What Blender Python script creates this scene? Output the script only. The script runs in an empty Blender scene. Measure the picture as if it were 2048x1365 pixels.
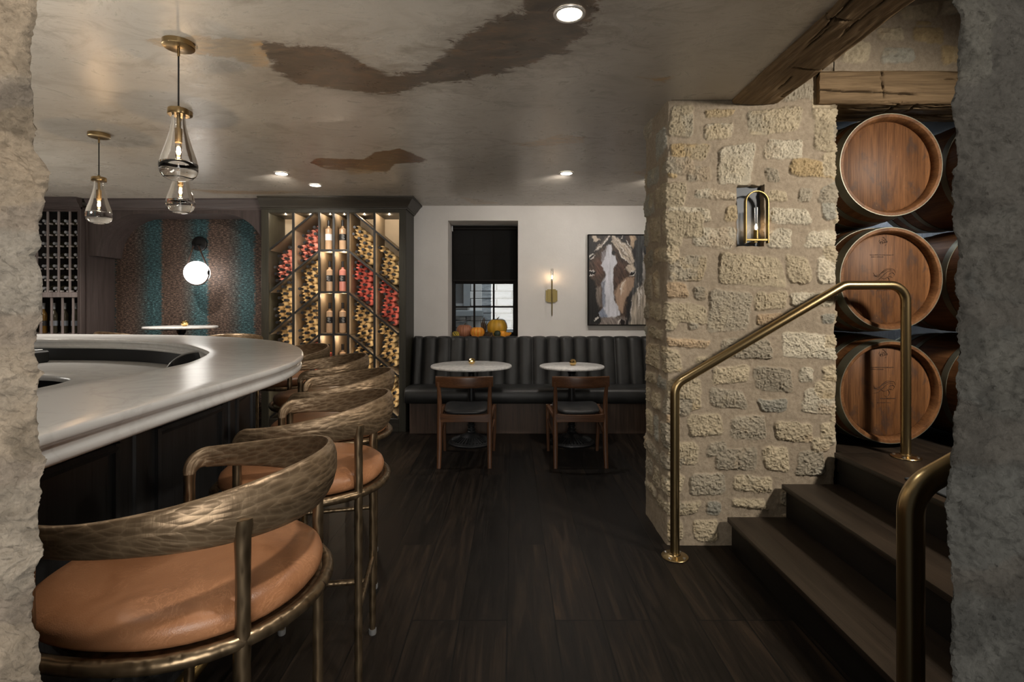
import bpy, bmesh, math, random
import numpy as np
from mathutils import Vector, Matrix

SC = bpy.context.scene
COL = SC.collection
F = 1054.0            # focal length in pixels of a 2048 wide frame
HOR = 612.0           # pixel row of the horizon
EYE = 1.32
PI = math.pi


def at(u, v, d):
    """world point seen at photo pixel (u, v) at depth d"""
    return Vector(((u - 1024.0) * d / F, d, EYE - (v - HOR) * d / F))


# ------------------------------------------------------------------ noise
_rng = np.random.RandomState(7)
_T = _rng.rand(64, 64, 64).astype(np.float32)


def vnoise(x, y, z=0.0):
    x, y, z = np.broadcast_arrays(np.asarray(x, float), np.asarray(y, float), np.asarray(z, float))
    xi, yi, zi = np.floor(x).astype(int), np.floor(y).astype(int), np.floor(z).astype(int)
    xf, yf, zf = x - xi, y - yi, z - zi
    xf, yf, zf = [t * t * (3 - 2 * t) for t in (xf, yf, zf)]
    out = 0
    for dx in (0, 1):
        for dy in (0, 1):
            for dz in (0, 1):
                w = (xf if dx else 1 - xf) * (yf if dy else 1 - yf) * (zf if dz else 1 - zf)
                out = out + w * _T[(xi + dx) & 63, (yi + dy) & 63, (zi + dz) & 63]
    return out


def fbm(x, y, z=0.0, oct=4, gain=0.5):
    a, s, t = 1.0, 0.0, 0.0
    for k in range(oct):
        s = s + a * vnoise(x * 2 ** k + 11.3 * k, y * 2 ** k + 5.7 * k, np.asarray(z) * 2 ** k + 3.1 * k)
        t += a
        a *= gain
    return s / t


def sstep(a, b, x):
    t = np.clip((x - a) / (b - a), 0, 1)
    return t * t * (3 - 2 * t)


def poly_sdf(px, py, pts):
    """signed distance (negative inside) to a polygon, numpy"""
    px = np.asarray(px, float)
    py = np.asarray(py, float)
    d = np.full(px.shape, 1e9)
    s = np.ones(px.shape)
    n = len(pts)
    for i in range(n):
        ax, ay = pts[i]
        bx, by = pts[i - 1]
        ex, ey = bx - ax, by - ay
        wx, wy = px - ax, py - ay
        t = np.clip((wx * ex + wy * ey) / (ex * ex + ey * ey + 1e-12), 0, 1)
        dx, dy = wx - ex * t, wy - ey * t
        d = np.minimum(d, dx * dx + dy * dy)
        c1 = py >= ay
        c2 = py < by
        c3 = ex * wy > ey * wx
        flip = (c1 & c2 & c3) | (~c1 & ~c2 & ~c3)
        s = np.where(flip, -s, s)
    return s * np.sqrt(d)


def catmull(pts, n):
    """smooth curve through 2D/3D points, resampled to n points of equal arc length"""
    P = [np.array(p, float) for p in pts]
    P = [2 * P[0] - P[1]] + P + [2 * P[-1] - P[-2]]
    out = []
    for i in range(1, len(P) - 2):
        for k in range(24):
            t = k / 24
            a, b, c, d = P[i - 1], P[i], P[i + 1], P[i + 2]
            out.append(0.5 * ((2 * b) + (c - a) * t + (2 * a - 5 * b + 4 * c - d) * t * t + (3 * b - a - 3 * c + d) * t ** 3))
    out.append(P[-2])
    out = np.array(out)
    L = np.concatenate([[0], np.cumsum(np.linalg.norm(np.diff(out, axis=0), axis=1))])
    s = np.linspace(0, L[-1], n)
    return np.stack([np.interp(s, L, out[:, k]) for k in range(out.shape[1])], 1)


# ------------------------------------------------------------------ object creation
def tag(o, label=None, cat=None, group=None, kind=None):
    if label:
        o['label'] = label
    if cat:
        o['category'] = cat
    if group:
        o['group'] = group
    if kind:
        o['kind'] = kind
    return o


def empty(name, label, cat, loc=(0, 0, 0), rz=0.0, group=None):
    o = bpy.data.objects.new(name, None)
    o.empty_display_size = 0.1
    COL.objects.link(o)
    o.location = loc
    o.rotation_euler = (0, 0, rz)
    return tag(o, label, cat, group)


def children(o):
    return [c for c in bpy.data.objects if c.parent is o]


def dup(o, loc=None, rz=None, label=None, group=None, parent=None, scale=None, kids=None):
    c = o.copy()
    COL.objects.link(c)
    c.parent = parent
    if loc is not None:
        c.location = loc
    if rz is not None:
        c.rotation_euler = (0, 0, rz)
    if scale is not None:
        c.scale = scale
    if label:
        c['label'] = label
    if group:
        c['group'] = group
    for ch in (children(o) if kids is None else kids.get(o.name, [])):
        dup(ch, parent=c, kids=kids)
    return c


class MB:
    """collects geometry and links it as one mesh object"""

    def __init__(s):
        s.v, s.f, s.uv = [], [], None

    def add(s, verts, faces):
        o = len(s.v)
        s.v.extend([tuple(p) for p in verts])
        s.f.extend([tuple(i + o for i in f) for f in faces])
        return s

    def box(s, x0, x1, y0, y1, z0, z1, bev=0.0, M=None, seg=1):
        bm = bmesh.new()
        bmesh.ops.create_cube(bm, size=1.0)
        for v in bm.verts:
            v.co = Vector(((x0 + x1) / 2 + v.co.x * (x1 - x0), (y0 + y1) / 2 + v.co.y * (y1 - y0), (z0 + z1) / 2 + v.co.z * (z1 - z0)))
        if bev:
            bmesh.ops.bevel(bm, geom=list(bm.edges), offset=bev, segments=seg, affect='EDGES', profile=0.5)
        s.addbm(bm, M)
        return s

    def addbm(s, bm, M=None):
        bm.verts.ensure_lookup_table()
        bm.verts.index_update()
        vs = [(M @ v.co if M else v.co.copy()) for v in bm.verts]
        s.add(vs, [[v.index for v in f.verts] for f in bm.faces])
        bm.free()

    def loft(s, rings, closed=True, caps=True):
        """rings: list of equal length point lists"""
        n = len(rings[0])
        V = [p for r in rings for p in r]
        Fs = []
        for i in range(len(rings) - 1):
            for j in range(n if closed else n - 1):
                k = (j + 1) % n
                Fs.append((i * n + j, i * n + k, (i + 1) * n + k, (i + 1) * n + j))
        if caps and closed:
            Fs.append(tuple(reversed(range(n))))
            Fs.append(tuple(range((len(rings) - 1) * n, len(rings) * n)))
        return s.add(V, Fs)

    def lathe(s, prof, n=32, M=None, a0=0.0, a1=2 * PI, center=(0, 0, 0)):
        """prof: (r, z) pairs turned about z"""
        cx, cy, cz = center
        full = abs(a1 - a0 - 2 * PI) < 1e-6
        m = n if full else n + 1
        V, Fs = [], []
        for r, z in prof:
            for k in range(m):
                a = a0 + (a1 - a0) * k / n
                p = Vector((cx + r * math.cos(a), cy + r * math.sin(a), cz + z))
                V.append(M @ p if M else p)
        for i in range(len(prof) - 1):
            for k in range(n):
                k2 = (k + 1) % m
                if prof[i][0] < 1e-6:
                    Fs.append((i * m, (i + 1) * m + k2, (i + 1) * m + k)[::-1])
                elif prof[i + 1][0] < 1e-6:
                    Fs.append((i * m + k, i * m + k2, (i + 1) * m))
                else:
                    Fs.append((i * m + k, i * m + k2, (i + 1) * m + k2, (i + 1) * m + k))
        return s.add(V, Fs)

    def tube(s, pts, r, n=12, caps=True, up=None, wob=0.0, seed=0, sq=None):
        """sweep a circle along points; r a number or list; sq=(a,b) superellipse section"""
        P = [Vector(p) for p in pts]
        rs = r if isinstance(r, (list, tuple)) else [r] * len(P)
        rnd = random.Random(seed)
        T = []
        for i in range(len(P)):
            a = P[max(0, i - 1)]
            b = P[min(len(P) - 1, i + 1)]
            T.append((b - a).normalized())
        N = Vector(up) if up else (Vector((0, 0, 1)) if abs(T[0].z) < 0.9 else Vector((1, 0, 0)))
        rings = []
        for i, p in enumerate(P):
            N = (N - T[i] * N.dot(T[i]))
            if N.length < 1e-6:
                N = T[i].orthogonal()
            N.normalize()
            B = T[i].cross(N)
            ring = []
            for k in range(n):
                a = 2 * PI * k / n
                rr = rs[i] * (1 + (rnd.random() - 0.5) * wob)
                ring.append(p + N * (math.cos(a) * rr) + B * (math.sin(a) * rr))
            rings.append(ring)
        return s.loft(rings, True, caps)

    def prism(s, poly, y0, y1, M=None):
        """poly in (x, z), extruded along y"""
        n = len(poly)
        V = [Vector((x, y0, z)) for x, z in poly] + [Vector((x, y1, z)) for x, z in poly]
        if M:
            V = [M @ p for p in V]
        Fs = [tuple(range(n)), tuple(reversed(range(n, 2 * n)))]
        for i in range(n):
            j = (i + 1) % n
            Fs.append((i, i + n, j + n, j))
        return s.add(V, Fs)

    def build(s, name, m, parent=None, smooth=35, label=None, cat=None, group=None, kind=None, bevel=0.0, rz=None, loc=None):
        me = bpy.data.meshes.new(name)
        me.from_pydata([tuple(p) for p in s.v], [], s.f)
        bm = bmesh.new()
        bm.from_mesh(me)
        bmesh.ops.recalc_face_normals(bm, faces=list(bm.faces))
        bm.to_mesh(me)
        bm.free()
        if smooth:
            me.polygons.foreach_set('use_smooth', [True] * len(me.polygons))
            me.set_sharp_from_angle(angle=math.radians(smooth))
        me.materials.append(m)
        o = bpy.data.objects.new(name, me)
        COL.objects.link(o)
        if parent is not None:
            o.parent = parent
        if bevel:
            b = o.modifiers.new('bevel', 'BEVEL')
            b.width = bevel
            b.segments = 2
            b.limit_method = 'ANGLE'
        if loc is not None:
            o.location = loc
        if rz is not None:
            o.rotation_euler = (0, 0, rz)
        return tag(o, label, cat, group, kind)


def grid_object(name, P, m, col=None, uv=None, parent=None, attr=None, closed_u=False, smooth=True, extra=None):
    """P: (ny, nx, 3) array -> one mesh; col: (ny, nx, 3) point colours; extra: MB whose geometry is appended"""
    ny, nx = P.shape[:2]
    V = P.reshape(-1, 3)
    j, i = np.meshgrid(np.arange(nx if closed_u else nx - 1), np.arange(ny - 1))
    j2 = (j + 1) % nx
    q = np.stack([i * nx + j, i * nx + j2, (i + 1) * nx + j2, (i + 1) * nx + j], -1).reshape(-1, 4)
    faces = q.tolist()
    verts = V.tolist()
    if extra is not None:
        o = len(verts)
        verts += [tuple(p) for p in extra.v]
        faces += [tuple(k + o for k in f) for f in extra.f]
    me = bpy.data.meshes.new(name)
    me.from_pydata(verts, [], faces)
    if smooth:
        me.polygons.foreach_set('use_smooth', [True] * len(me.polygons))
        me.set_sharp_from_angle(angle=math.radians(60))
    if col is not None:
        a = me.color_attributes.new('Col', 'FLOAT_COLOR', 'POINT')
        c = np.ones((len(verts), 4), np.float32)
        c[:ny * nx, :3] = col.reshape(-1, 3)
        if extra is not None:
            c[ny * nx:, :3] = col.reshape(-1, 3).mean(0)
        a.data.foreach_set('color', c.ravel())
    if uv is not None:
        l = me.uv_layers.new(name='UVMap')
        vi = np.empty(len(me.loops), np.int32)
        me.loops.foreach_get('vertex_index', vi)
        u = np.zeros((len(verts), 2), np.float32)
        u[:ny * nx] = uv.reshape(-1, 2)
        l.data.foreach_set('uv', u[vi].ravel())
    me.materials.append(m)
    ob = bpy.data.objects.new(name, me)
    COL.objects.link(ob)
    if parent is not None:
        ob.parent = parent
    return ob


# ------------------------------------------------------------------ materials
class NT:
    def __init__(s, name):
        s.m = bpy.data.materials.new(name)
        s.m.use_nodes = True
        s.t = s.m.node_tree
        s.t.nodes.clear()
        s.out = s.t.nodes.new('ShaderNodeOutputMaterial')

    def n(s, typ, ins=None, **attrs):
        nd = s.t.nodes.new('ShaderNode' + typ)
        for k, v in attrs.items():
            setattr(nd, k, v)
        for k, v in (ins or {}).items():
            s.set(nd.inputs[k], v)
        return nd

    def set(s, sock, v):
        if isinstance(v, bpy.types.NodeSocket):
            s.t.links.new(v, sock)
        elif isinstance(v, (tuple, list)) and len(v) == 3 and sock.type == 'RGBA':
            sock.default_value = (*v, 1)
        else:
            sock.default_value = v

    def math(s, op, a, b=0.0, clamp=False):
        nd = s.n('Math', {0: a, 1: b}, operation=op)
        nd.use_clamp = clamp
        return nd.outputs[0]

    def mix(s, fac, a, b, blend='MIX'):
        nd = s.t.nodes.new('ShaderNodeMix')
        nd.data_type = 'RGBA'
        nd.blend_type = blend
        s.set(nd.inputs[0], fac)
        s.set(nd.inputs[6], a)
        s.set(nd.inputs[7], b)
        return nd.outputs[2]

    def coord(s, which='Object', scale=(1, 1, 1), rot=(0, 0, 0), loc=(0, 0, 0)):
        tc = s.n('TexCoord')
        mp = s.n('Mapping', {'Vector': tc.outputs[which], 'Scale': scale, 'Rotation': rot, 'Location': loc})
        return mp.outputs[0]

    def noise(s, vec, scale=5.0, detail=4.0, rough=0.55, dist=0.0, color=False):
        nd = s.n('TexNoise', {'Vector': vec, 'Scale': scale, 'Detail': detail, 'Roughness': rough, 'Distortion': dist})
        return nd.outputs['Color' if color else 'Fac']

    def ramp(s, fac, stops, interp='LINEAR'):
        nd = s.n('ValToRGB', {'Fac': fac})
        cr = nd.color_ramp
        cr.interpolation = interp
        while len(cr.elements) < len(stops):
            cr.elements.new(0.5)
        for e, (p, c) in zip(cr.elements, stops):
            e.position = p
            e.color = (*c, 1) if len(c) == 3 else c
        return nd.outputs[0]

    def bump(s, h, strength=0.3, dist=0.01, normal=None):
        ins = {'Height': h, 'Strength': strength, 'Distance': dist}
        if normal is not None:
            ins['Normal'] = normal
        return s.n('Bump', ins).outputs[0]

    def bsdf(s, **kw):
        nd = s.t.nodes.new('ShaderNodeBsdfPrincipled')
        names = {'base': 'Base Color', 'rough': 'Roughness', 'metal': 'Metallic', 'normal': 'Normal', 'spec': 'Specular IOR Level',
                 'trans': 'Transmission Weight', 'ior': 'IOR', 'emit': 'Emission Color', 'estr': 'Emission Strength', 'coat': 'Coat Weight',
                 'crough': 'Coat Roughness', 'sheen': 'Sheen Weight', 'alpha': 'Alpha', 'sss': 'Subsurface Weight', 'aniso': 'Anisotropic'}
        for k, v in kw.items():
            s.set(nd.inputs[names[k]], v)
        return nd.outputs[0]

    def done(s, shader):
        s.t.links.new(shader, s.out.inputs[0])
        return s.m


def plain(name, base, rough=0.5, metal=0.0, **kw):
    t = NT(name)
    v = t.coord('Object')
    nz = t.noise(v, 12.0, 3.0)
    c = t.mix(nz, tuple(x * 0.9 for x in base), tuple(min(1, x * 1.1) for x in base))
    return t.done(t.bsdf(base=c, rough=rough, metal=metal, **kw))


def emis(name, color, strength):
    t = NT(name)
    return t.done(t.n('Emission', {'Color': color, 'Strength': strength}).outputs[0])


def wood(name, dark, light, axis='X', scale=1.0, rough=0.45, grain=1.0, spec=0.4, pore=0.25, coord='Object'):
    """long-grain wood, grain along the axis"""
    t = NT(name)
    k = {'X': (0.6, 9, 9), 'Y': (9, 0.6, 9), 'Z': (9, 9, 0.6)}[axis]
    v = t.coord(coord, tuple(x * scale for x in k))
    a = t.noise(v, 2.0, 6.0, 0.65, 0.8)
    k2 = {'X': (2.5, 160, 160), 'Y': (160, 2.5, 160), 'Z': (160, 160, 2.5)}[axis]
    v2 = t.coord(coord, tuple(x * scale for x in k2))
    b = t.noise(v2, 1.0, 3.0, 0.6)
    f = t.math('ADD', t.math('MULTIPLY', a, 0.75), t.math('MULTIPLY', b, 0.35))
    c = t.ramp(f, [(0.36, dark), (0.72, light)])
    p = t.ramp(b, [(0.30, (1 - pore,) * 3), (0.48, (1, 1, 1))])
    c = t.mix(1.0, c, p, 'MULTIPLY')
    nrm = t.bump(f, 0.25 * grain, 0.004)
    return t.done(t.bsdf(base=c, rough=rough, spec=spec, normal=nrm))
# ================================================================== MATERIALS
M = {}


def m_floor():
    t = NT('dark_oak_floor')
    br = t.n('TexBrick', {'Vector': t.coord('Object', (1, 1, 1), (0, 0, PI / 2), (0.31, 0.02, 0)), 'Scale': 1.0, 'Mortar Size': 0.0034, 'Mortar Smooth': 0.2,
                          'Brick Width': 1.9, 'Row Height': 0.2, 'Color1': (0.0, 0.0, 0.0), 'Color2': (1, 1, 1), 'Mortar': (0.5, 0.5, 0.5), 'Bias': 0.0})
    br.offset = 0.37
    br.offset_frequency = 3
    v = t.coord('Object', (9, 0.7, 9))
    sh = t.n('VectorMath', {0: v, 1: br.outputs['Color']}, operation='ADD')
    sc = t.n('VectorMath', {0: br.outputs['Color'], 1: (37, 11, 5)}, operation='MULTIPLY')
    sh = t.n('VectorMath', {0: v, 1: sc.outputs[0]}, operation='ADD')
    g = t.noise(sh.outputs[0], 1.6, 7.0, 0.68, 1.6)
    v2 = t.coord('Object', (150, 4, 150))
    p = t.noise(v2, 1.0, 3.0, 0.6)
    plank = t.math('MULTIPLY', br.outputs['Color'], 1.0)
    c = t.ramp(g, [(0.32, (0.0032, 0.0026, 0.0023)), (0.50, (0.0095, 0.0075, 0.0062)), (0.66, (0.024, 0.0175, 0.0125)), (0.80, (0.055, 0.035, 0.021))])
    tone = t.ramp(plank, [(0.0, (0.72, 0.74, 0.78)), (0.5, (1.0, 0.97, 0.93)), (1.0, (1.35, 1.22, 1.1))])
    c = t.mix(1.0, c, tone, 'MULTIPLY')
    pr = t.ramp(p, [(0.32, (0.6, 0.6, 0.6)), (0.5, (1, 1, 1))])
    c = t.mix(1.0, c, pr, 'MULTIPLY')
    c = t.mix(t.math('MULTIPLY', br.outputs['Fac'], 0.9), c, (0.003, 0.003, 0.003))
    rg = t.ramp(g, [(0.3, (0.42,) * 3), (0.8, (0.56,) * 3)])
    h = t.math('SUBTRACT', t.math('ADD', t.math('MULTIPLY', g, 0.4), t.math('MULTIPLY', p, 0.25)), t.math('MULTIPLY', br.outputs['Fac'], 1.2))
    return t.done(t.bsdf(base=c, rough=rg, spec=0.20, normal=t.bump(h, 0.3, 0.004)))


def m_ceiling():
    t = NT('aged_plaster_ceiling')
    at_ = t.n('Attribute', attribute_name='Col')
    sp = t.n('SeparateColor', {0: at_.outputs['Color']})
    w = t.coord('Object')
    fine = t.noise(w, 16.0, 7.0, 0.7, 0.6)
    st = t.noise(t.coord('Object', (3.6, 6.0, 1), (0, 0, 0.3)), 1.0, 10.0, 0.78, 1.6)
    cloud = t.noise(w, 1.3, 4.0, 0.55)
    base = t.ramp(cloud, [(0.25, (0.40, 0.365, 0.312)), (0.75, (0.52, 0.478, 0.415))])
    smear = t.ramp(st, [(0.49, (1, 1, 1)), (0.62, (0.70, 0.675, 0.64))])
    zone = t.ramp(t.noise(w, 1.7, 3.0, 0.6, 0.5), [(0.36, (0.15, 0.15, 0.15)), (0.56, (1, 1, 1))])
    base = t.mix(zone, base, t.mix(1.0, base, smear, 'MULTIPLY'))
    rim = t.math('ADD', t.math('MULTIPLY', t.noise(t.coord('Object', (9, 16, 1)), 1.0, 10.0, 0.80, 0.6), 1.5), -0.25)

    def mask(ch, amp=0.11, w_=0.012, shift=0.0):
        e = t.math('ADD', sp.outputs[ch], t.math('MULTIPLY', t.math('SUBTRACT', rim, 0.5), amp * 2))
        e = t.math('SUBTRACT', e, 0.5 + shift)
        return t.math('ADD', t.math('DIVIDE', e, 2 * w_), 0.5, True)
    # faded halo round each worn patch
    halo = t.math('MULTIPLY', mask(0, 0.34, 0.10, -0.10), 0.45)
    c = t.mix(halo, base, (0.20, 0.165, 0.125))
    brown = t.ramp(t.noise(t.coord('Object', (3, 7, 1)), 2.2, 7.0, 0.66, 0.8), [(0.30, (0.060, 0.048, 0.036)), (0.55, (0.120, 0.088, 0.062)), (0.72, (0.20, 0.125, 0.07))])
    c = t.mix(t.math('MULTIPLY', mask(0), 0.93), c, brown)
    rust = t.ramp(t.noise(t.coord('Object', (4, 9, 1)), 2.5, 6.0, 0.66, 0.8), [(0.30, (0.075, 0.040, 0.022)), (0.56, (0.15, 0.072, 0.030)), (0.72, (0.30, 0.145, 0.045))])
    c = t.mix(t.math('MULTIPLY', mask(1, 0.10), 0.95), c, rust)
    tan = t.ramp(t.noise(t.coord('Object', (3, 9, 1)), 2.5, 6.0, 0.66, 0.8), [(0.34, (0.27, 0.215, 0.15)), (0.56, (0.42, 0.305, 0.19)), (0.70, (0.47, 0.28, 0.10))])
    c = t.mix(t.math('MULTIPLY', mask(2, 0.20), 0.85), c, tan)
    h = t.math('ADD', t.math('MULTIPLY', st, 0.6), t.math('MULTIPLY', fine, 0.3))
    h = t.math('SUBTRACT', h, t.math('MULTIPLY', mask(0), 0.35))
    rr = t.ramp(st, [(0.3, (0.24,) * 3), (0.7, (0.36,) * 3)])
    return t.done(t.bsdf(base=c, rough=rr, spec=0.55, normal=t.bump(h, 0.22, 0.010)))


def m_wall():
    t = NT('grey_plaster_wall')
    v = t.coord('Object')
    a = t.noise(v, 2.2, 5.0, 0.6)
    c = t.ramp(a, [(0.3, (0.66, 0.635, 0.605)), (0.7, (0.73, 0.705, 0.675))])
    b = t.noise(v, 22.0, 6.0, 0.65, 1.0)
    return t.done(t.bsdf(base=c, rough=0.7, spec=0.25, normal=t.bump(b, 0.2, 0.01)))


def m_stone(name='stone', rough=0.9, bump=0.55):
    t = NT(name)
    a = t.n('Attribute', attribute_name='Col')
    v = t.coord('Object')
    f = t.noise(v, 150.0, 7.0, 0.78)
    g = t.noise(v, 42.0, 7.0, 0.75)
    k = t.ramp(g, [(0.3, (0.76, 0.75, 0.73)), (0.7, (1.18, 1.18, 1.17))])
    c = t.mix(1.0, a.outputs['Color'], k, 'MULTIPLY')
    k2 = t.ramp(f, [(0.3, (0.84, 0.84, 0.84)), (0.7, (1.1, 1.1, 1.1))])
    c = t.mix(1.0, c, k2, 'MULTIPLY')
    h = t.math('ADD', t.math('MULTIPLY', f, 0.55), t.math('MULTIPLY', g, 0.8))
    return t.done(t.bsdf(base=c, rough=rough, spec=0.15, normal=t.bump(h, bump, 0.012)))


def m_vcol(name, rough=0.5, spec=0.4, bump=0.0):
    t = NT(name)
    a = t.n('Attribute', attribute_name='Col')
    kw = {}
    if bump:
        kw['normal'] = t.bump(t.noise(t.coord('Object', (1, 1, 0.3)), 90.0, 5.0, 0.7), bump, 0.003)
    return t.done(t.bsdf(base=a.outputs['Color'], rough=rough, spec=spec, **kw))


def m_wallpaper():
    t = NT('banded_tweed_wallpaper')
    tc = t.n('TexCoord')
    sep = t.n('SeparateXYZ', {0: tc.outputs['Object']})
    dash = t.noise(t.coord('Object', (30, 1, 110)), 1.0, 2.0, 0.6)
    dash2 = t.noise(t.coord('Object', (62, 1, 240), loc=(3, 0, 7)), 1.0, 2.0, 0.6)
    jag = t.noise(t.coord('Object', (4, 1, 60)), 1.0, 3.0, 0.7)
    x = t.math('ADD', sep.outputs[0], t.math('MULTIPLY', t.math('SUBTRACT', jag, 0.5), 0.11))
    x = t.math('ADD', x, t.math('MULTIPLY', t.math('SUBTRACT', dash, 0.5), 0.12))
    # one band every 0.5265 m along the wall, brown fading into teal, then a sharp edge
    f = t.math('FRACT', t.math('DIVIDE', t.math('ADD', x, 5.012), 0.5265))
    teal, br = (0.045, 0.096, 0.108), (0.098, 0.066, 0.051)
    mid = (0.070, 0.073, 0.069)
    c = t.ramp(f, [(0.0, br), (0.40, (0.094, 0.066, 0.053)), (0.58, mid), (0.74, teal), (0.985, teal), (1.0, br)])
    d = t.math('ADD', t.math('MULTIPLY', dash, 0.6), t.math('MULTIPLY', dash2, 0.5))
    k = t.ramp(d, [(0.40, (0.16, 0.16, 0.16)), (0.56, (0.60, 0.60, 0.60)), (0.70, (2.6, 2.5, 2.4))])
    c = t.mix(1.0, c, k, 'MULTIPLY')
    return t.done(t.bsdf(base=c, rough=0.62, spec=0.3, normal=t.bump(d, 0.3, 0.004)))


def m_hammer():
    t = NT('hand_carved_bronze')
    uvn = t.n('TexCoord')
    mp = t.n('Mapping', {'Vector': uvn.outputs['UV'], 'Scale': (30, 92, 1)})
    nz = t.noise(mp.outputs[0], 0.7, 3.0, 0.6)
    v = t.n('VectorMath', {0: mp.outputs[0], 1: t.n('VectorMath', {0: t.noise(mp.outputs[0], 0.9, 2.0, color=True), 1: (0.35, 0.35, 0)}, operation='MULTIPLY').outputs[0]}, operation='ADD').outputs[0]
    vo = t.n('TexVoronoi', {'Vector': v, 'Scale': 1.0, 'Randomness': 1.0}, feature='SMOOTH_F1')
    vo.inputs['Smoothness'].default_value = 0.12
    h = vo.outputs['Distance']
    ed = t.n('TexVoronoi', {'Vector': v, 'Scale': 1.0, 'Randomness': 1.0}, feature='DISTANCE_TO_EDGE').outputs['Distance']
    nick = t.noise(t.n('Mapping', {'Vector': uvn.outputs['UV'], 'Scale': (190, 22, 1)}).outputs[0], 1.0, 2.0, 0.6)
    hh = t.math('ADD', h, t.math('MULTIPLY', nick, 0.16))
    c = t.ramp(hh, [(0.10, (0.160, 0.109, 0.063)), (0.50, (0.20, 0.138, 0.082)), (0.85, (0.28, 0.20, 0.122))])
    c = t.mix(t.math('MULTIPLY', nz, 0.35), c, (0.10, 0.068, 0.038))
    c = t.mix(t.math('SUBTRACT', 0.30, t.math('MULTIPLY', ed, 4.0), True), c, (0.36, 0.265, 0.165))
    return t.done(t.bsdf(base=c, rough=0.42, metal=0.62, spec=0.5, normal=t.bump(hh, 0.6, 0.004)))


def m_leather(name, a, b, c_, rough=0.42, bump=0.12, crease=True):
    t = NT(name)
    v = t.coord('Object')
    n1 = t.noise(v, 5.0, 6.0, 0.6, 0.6)
    c = t.ramp(n1, [(0.28, a), (0.5, b), (0.75, c_)])
    if crease:
        cr = t.noise(t.coord('Object', (1, 1, 1)), 14.0, 8.0, 0.75, 2.5)
        k = t.math('SUBTRACT', 1.0, t.math('MULTIPLY', t.math('ABSOLUTE', t.math('SUBTRACT', cr, 0.5)), 38.0), True)
        sel = t.ramp(t.noise(v, 9.0, 3.0), [(0.48, (0, 0, 0)), (0.62, (1, 1, 1))])
        c = t.mix(t.math('MULTIPLY', t.math('MULTIPLY', k, sel), 0.40), c, tuple(min(1, q * 1.7 + 0.02) for q in c_))
    vo = t.n('TexVoronoi', {'Vector': v, 'Scale': 420.0})
    h = t.math('ADD', t.math('MULTIPLY', vo.outputs['Distance'], 0.5), t.math('MULTIPLY', t.noise(v, 26.0, 6.0, 0.65), 0.8))
    rg = t.ramp(n1, [(0.3, (rough - 0.06,) * 3), (0.7, (rough + 0.08,) * 3)])
    return t.done(t.bsdf(base=c, rough=rg, spec=0.45, normal=t.bump(h, bump, 0.004)))


def m_marble(name, base, vein, rough=0.12, amount=0.5, scale=3.0):
    t = NT(name)
    v = t.coord('Object')
    a = t.noise(v, scale, 9.0, 0.62, 2.2)
    k = t.math('SUBTRACT', 1.0, t.math('MULTIPLY', t.math('ABSOLUTE', t.math('SUBTRACT', a, 0.5)), 16.0), True)
    cl = t.noise(v, scale * 0.7, 5.0, 0.6, 0.6)
    c = t.mix(t.math('MULTIPLY', cl, 0.35), base, tuple(q * 0.72 for q in base))
    c = t.mix(t.math('MULTIPLY', k, amount), c, vein)
    return t.done(t.bsdf(base=c, rough=rough, spec=0.5))


def m_glass_thin(name='clear_glass', tint=(1, 1, 1), ior=1.45, rough=0.0):
    """thin clear glass: transparent straight through, mirror by Fresnel at grazing angles"""
    t = NT(name)
    fr = t.n('Fresnel', {'IOR': ior})
    a = t.n('BsdfTransparent', {'Color': tint}).outputs[0]
    b = t.n('BsdfGlossy', {'Color': (1, 1, 1), 'Roughness': rough}).outputs[0]
    return t.done(t.n('MixShader', {0: fr.outputs[0], 1: a, 2: b}).outputs[0])


def m_brass(name, base, rough=0.25, aniso=0.3):
    t = NT(name)
    v = t.coord('Object', (60, 60, 60))
    n = t.noise(t.coord('Object'), 7.0, 4.0)
    c = t.mix(n, tuple(q * 0.94 for q in base), tuple(min(1, q * 1.05) for q in base))
    f = t.noise(t.coord('Object', (300, 300, 12)), 1.0, 2.0)
    rg = t.math('ADD', rough - 0.02, t.math('MULTIPLY', f, 0.04))
    return t.done(t.bsdf(base=c, rough=rg, metal=1.0))


def m_leg():
    t = NT('antique_bronze')
    v = t.coord('Object', (70, 70, 22))
    vo = t.n('TexVoronoi', {'Vector': v, 'Scale': 1.0}, feature='SMOOTH_F1')
    h = vo.outputs['Distance']
    c = t.ramp(h, [(0.1, (0.12, 0.085, 0.05)), (0.6, (0.26, 0.19, 0.115))])
    return t.done(t.bsdf(base=c, rough=0.34, metal=0.9, normal=t.bump(h, 0.5, 0.004)))


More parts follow.
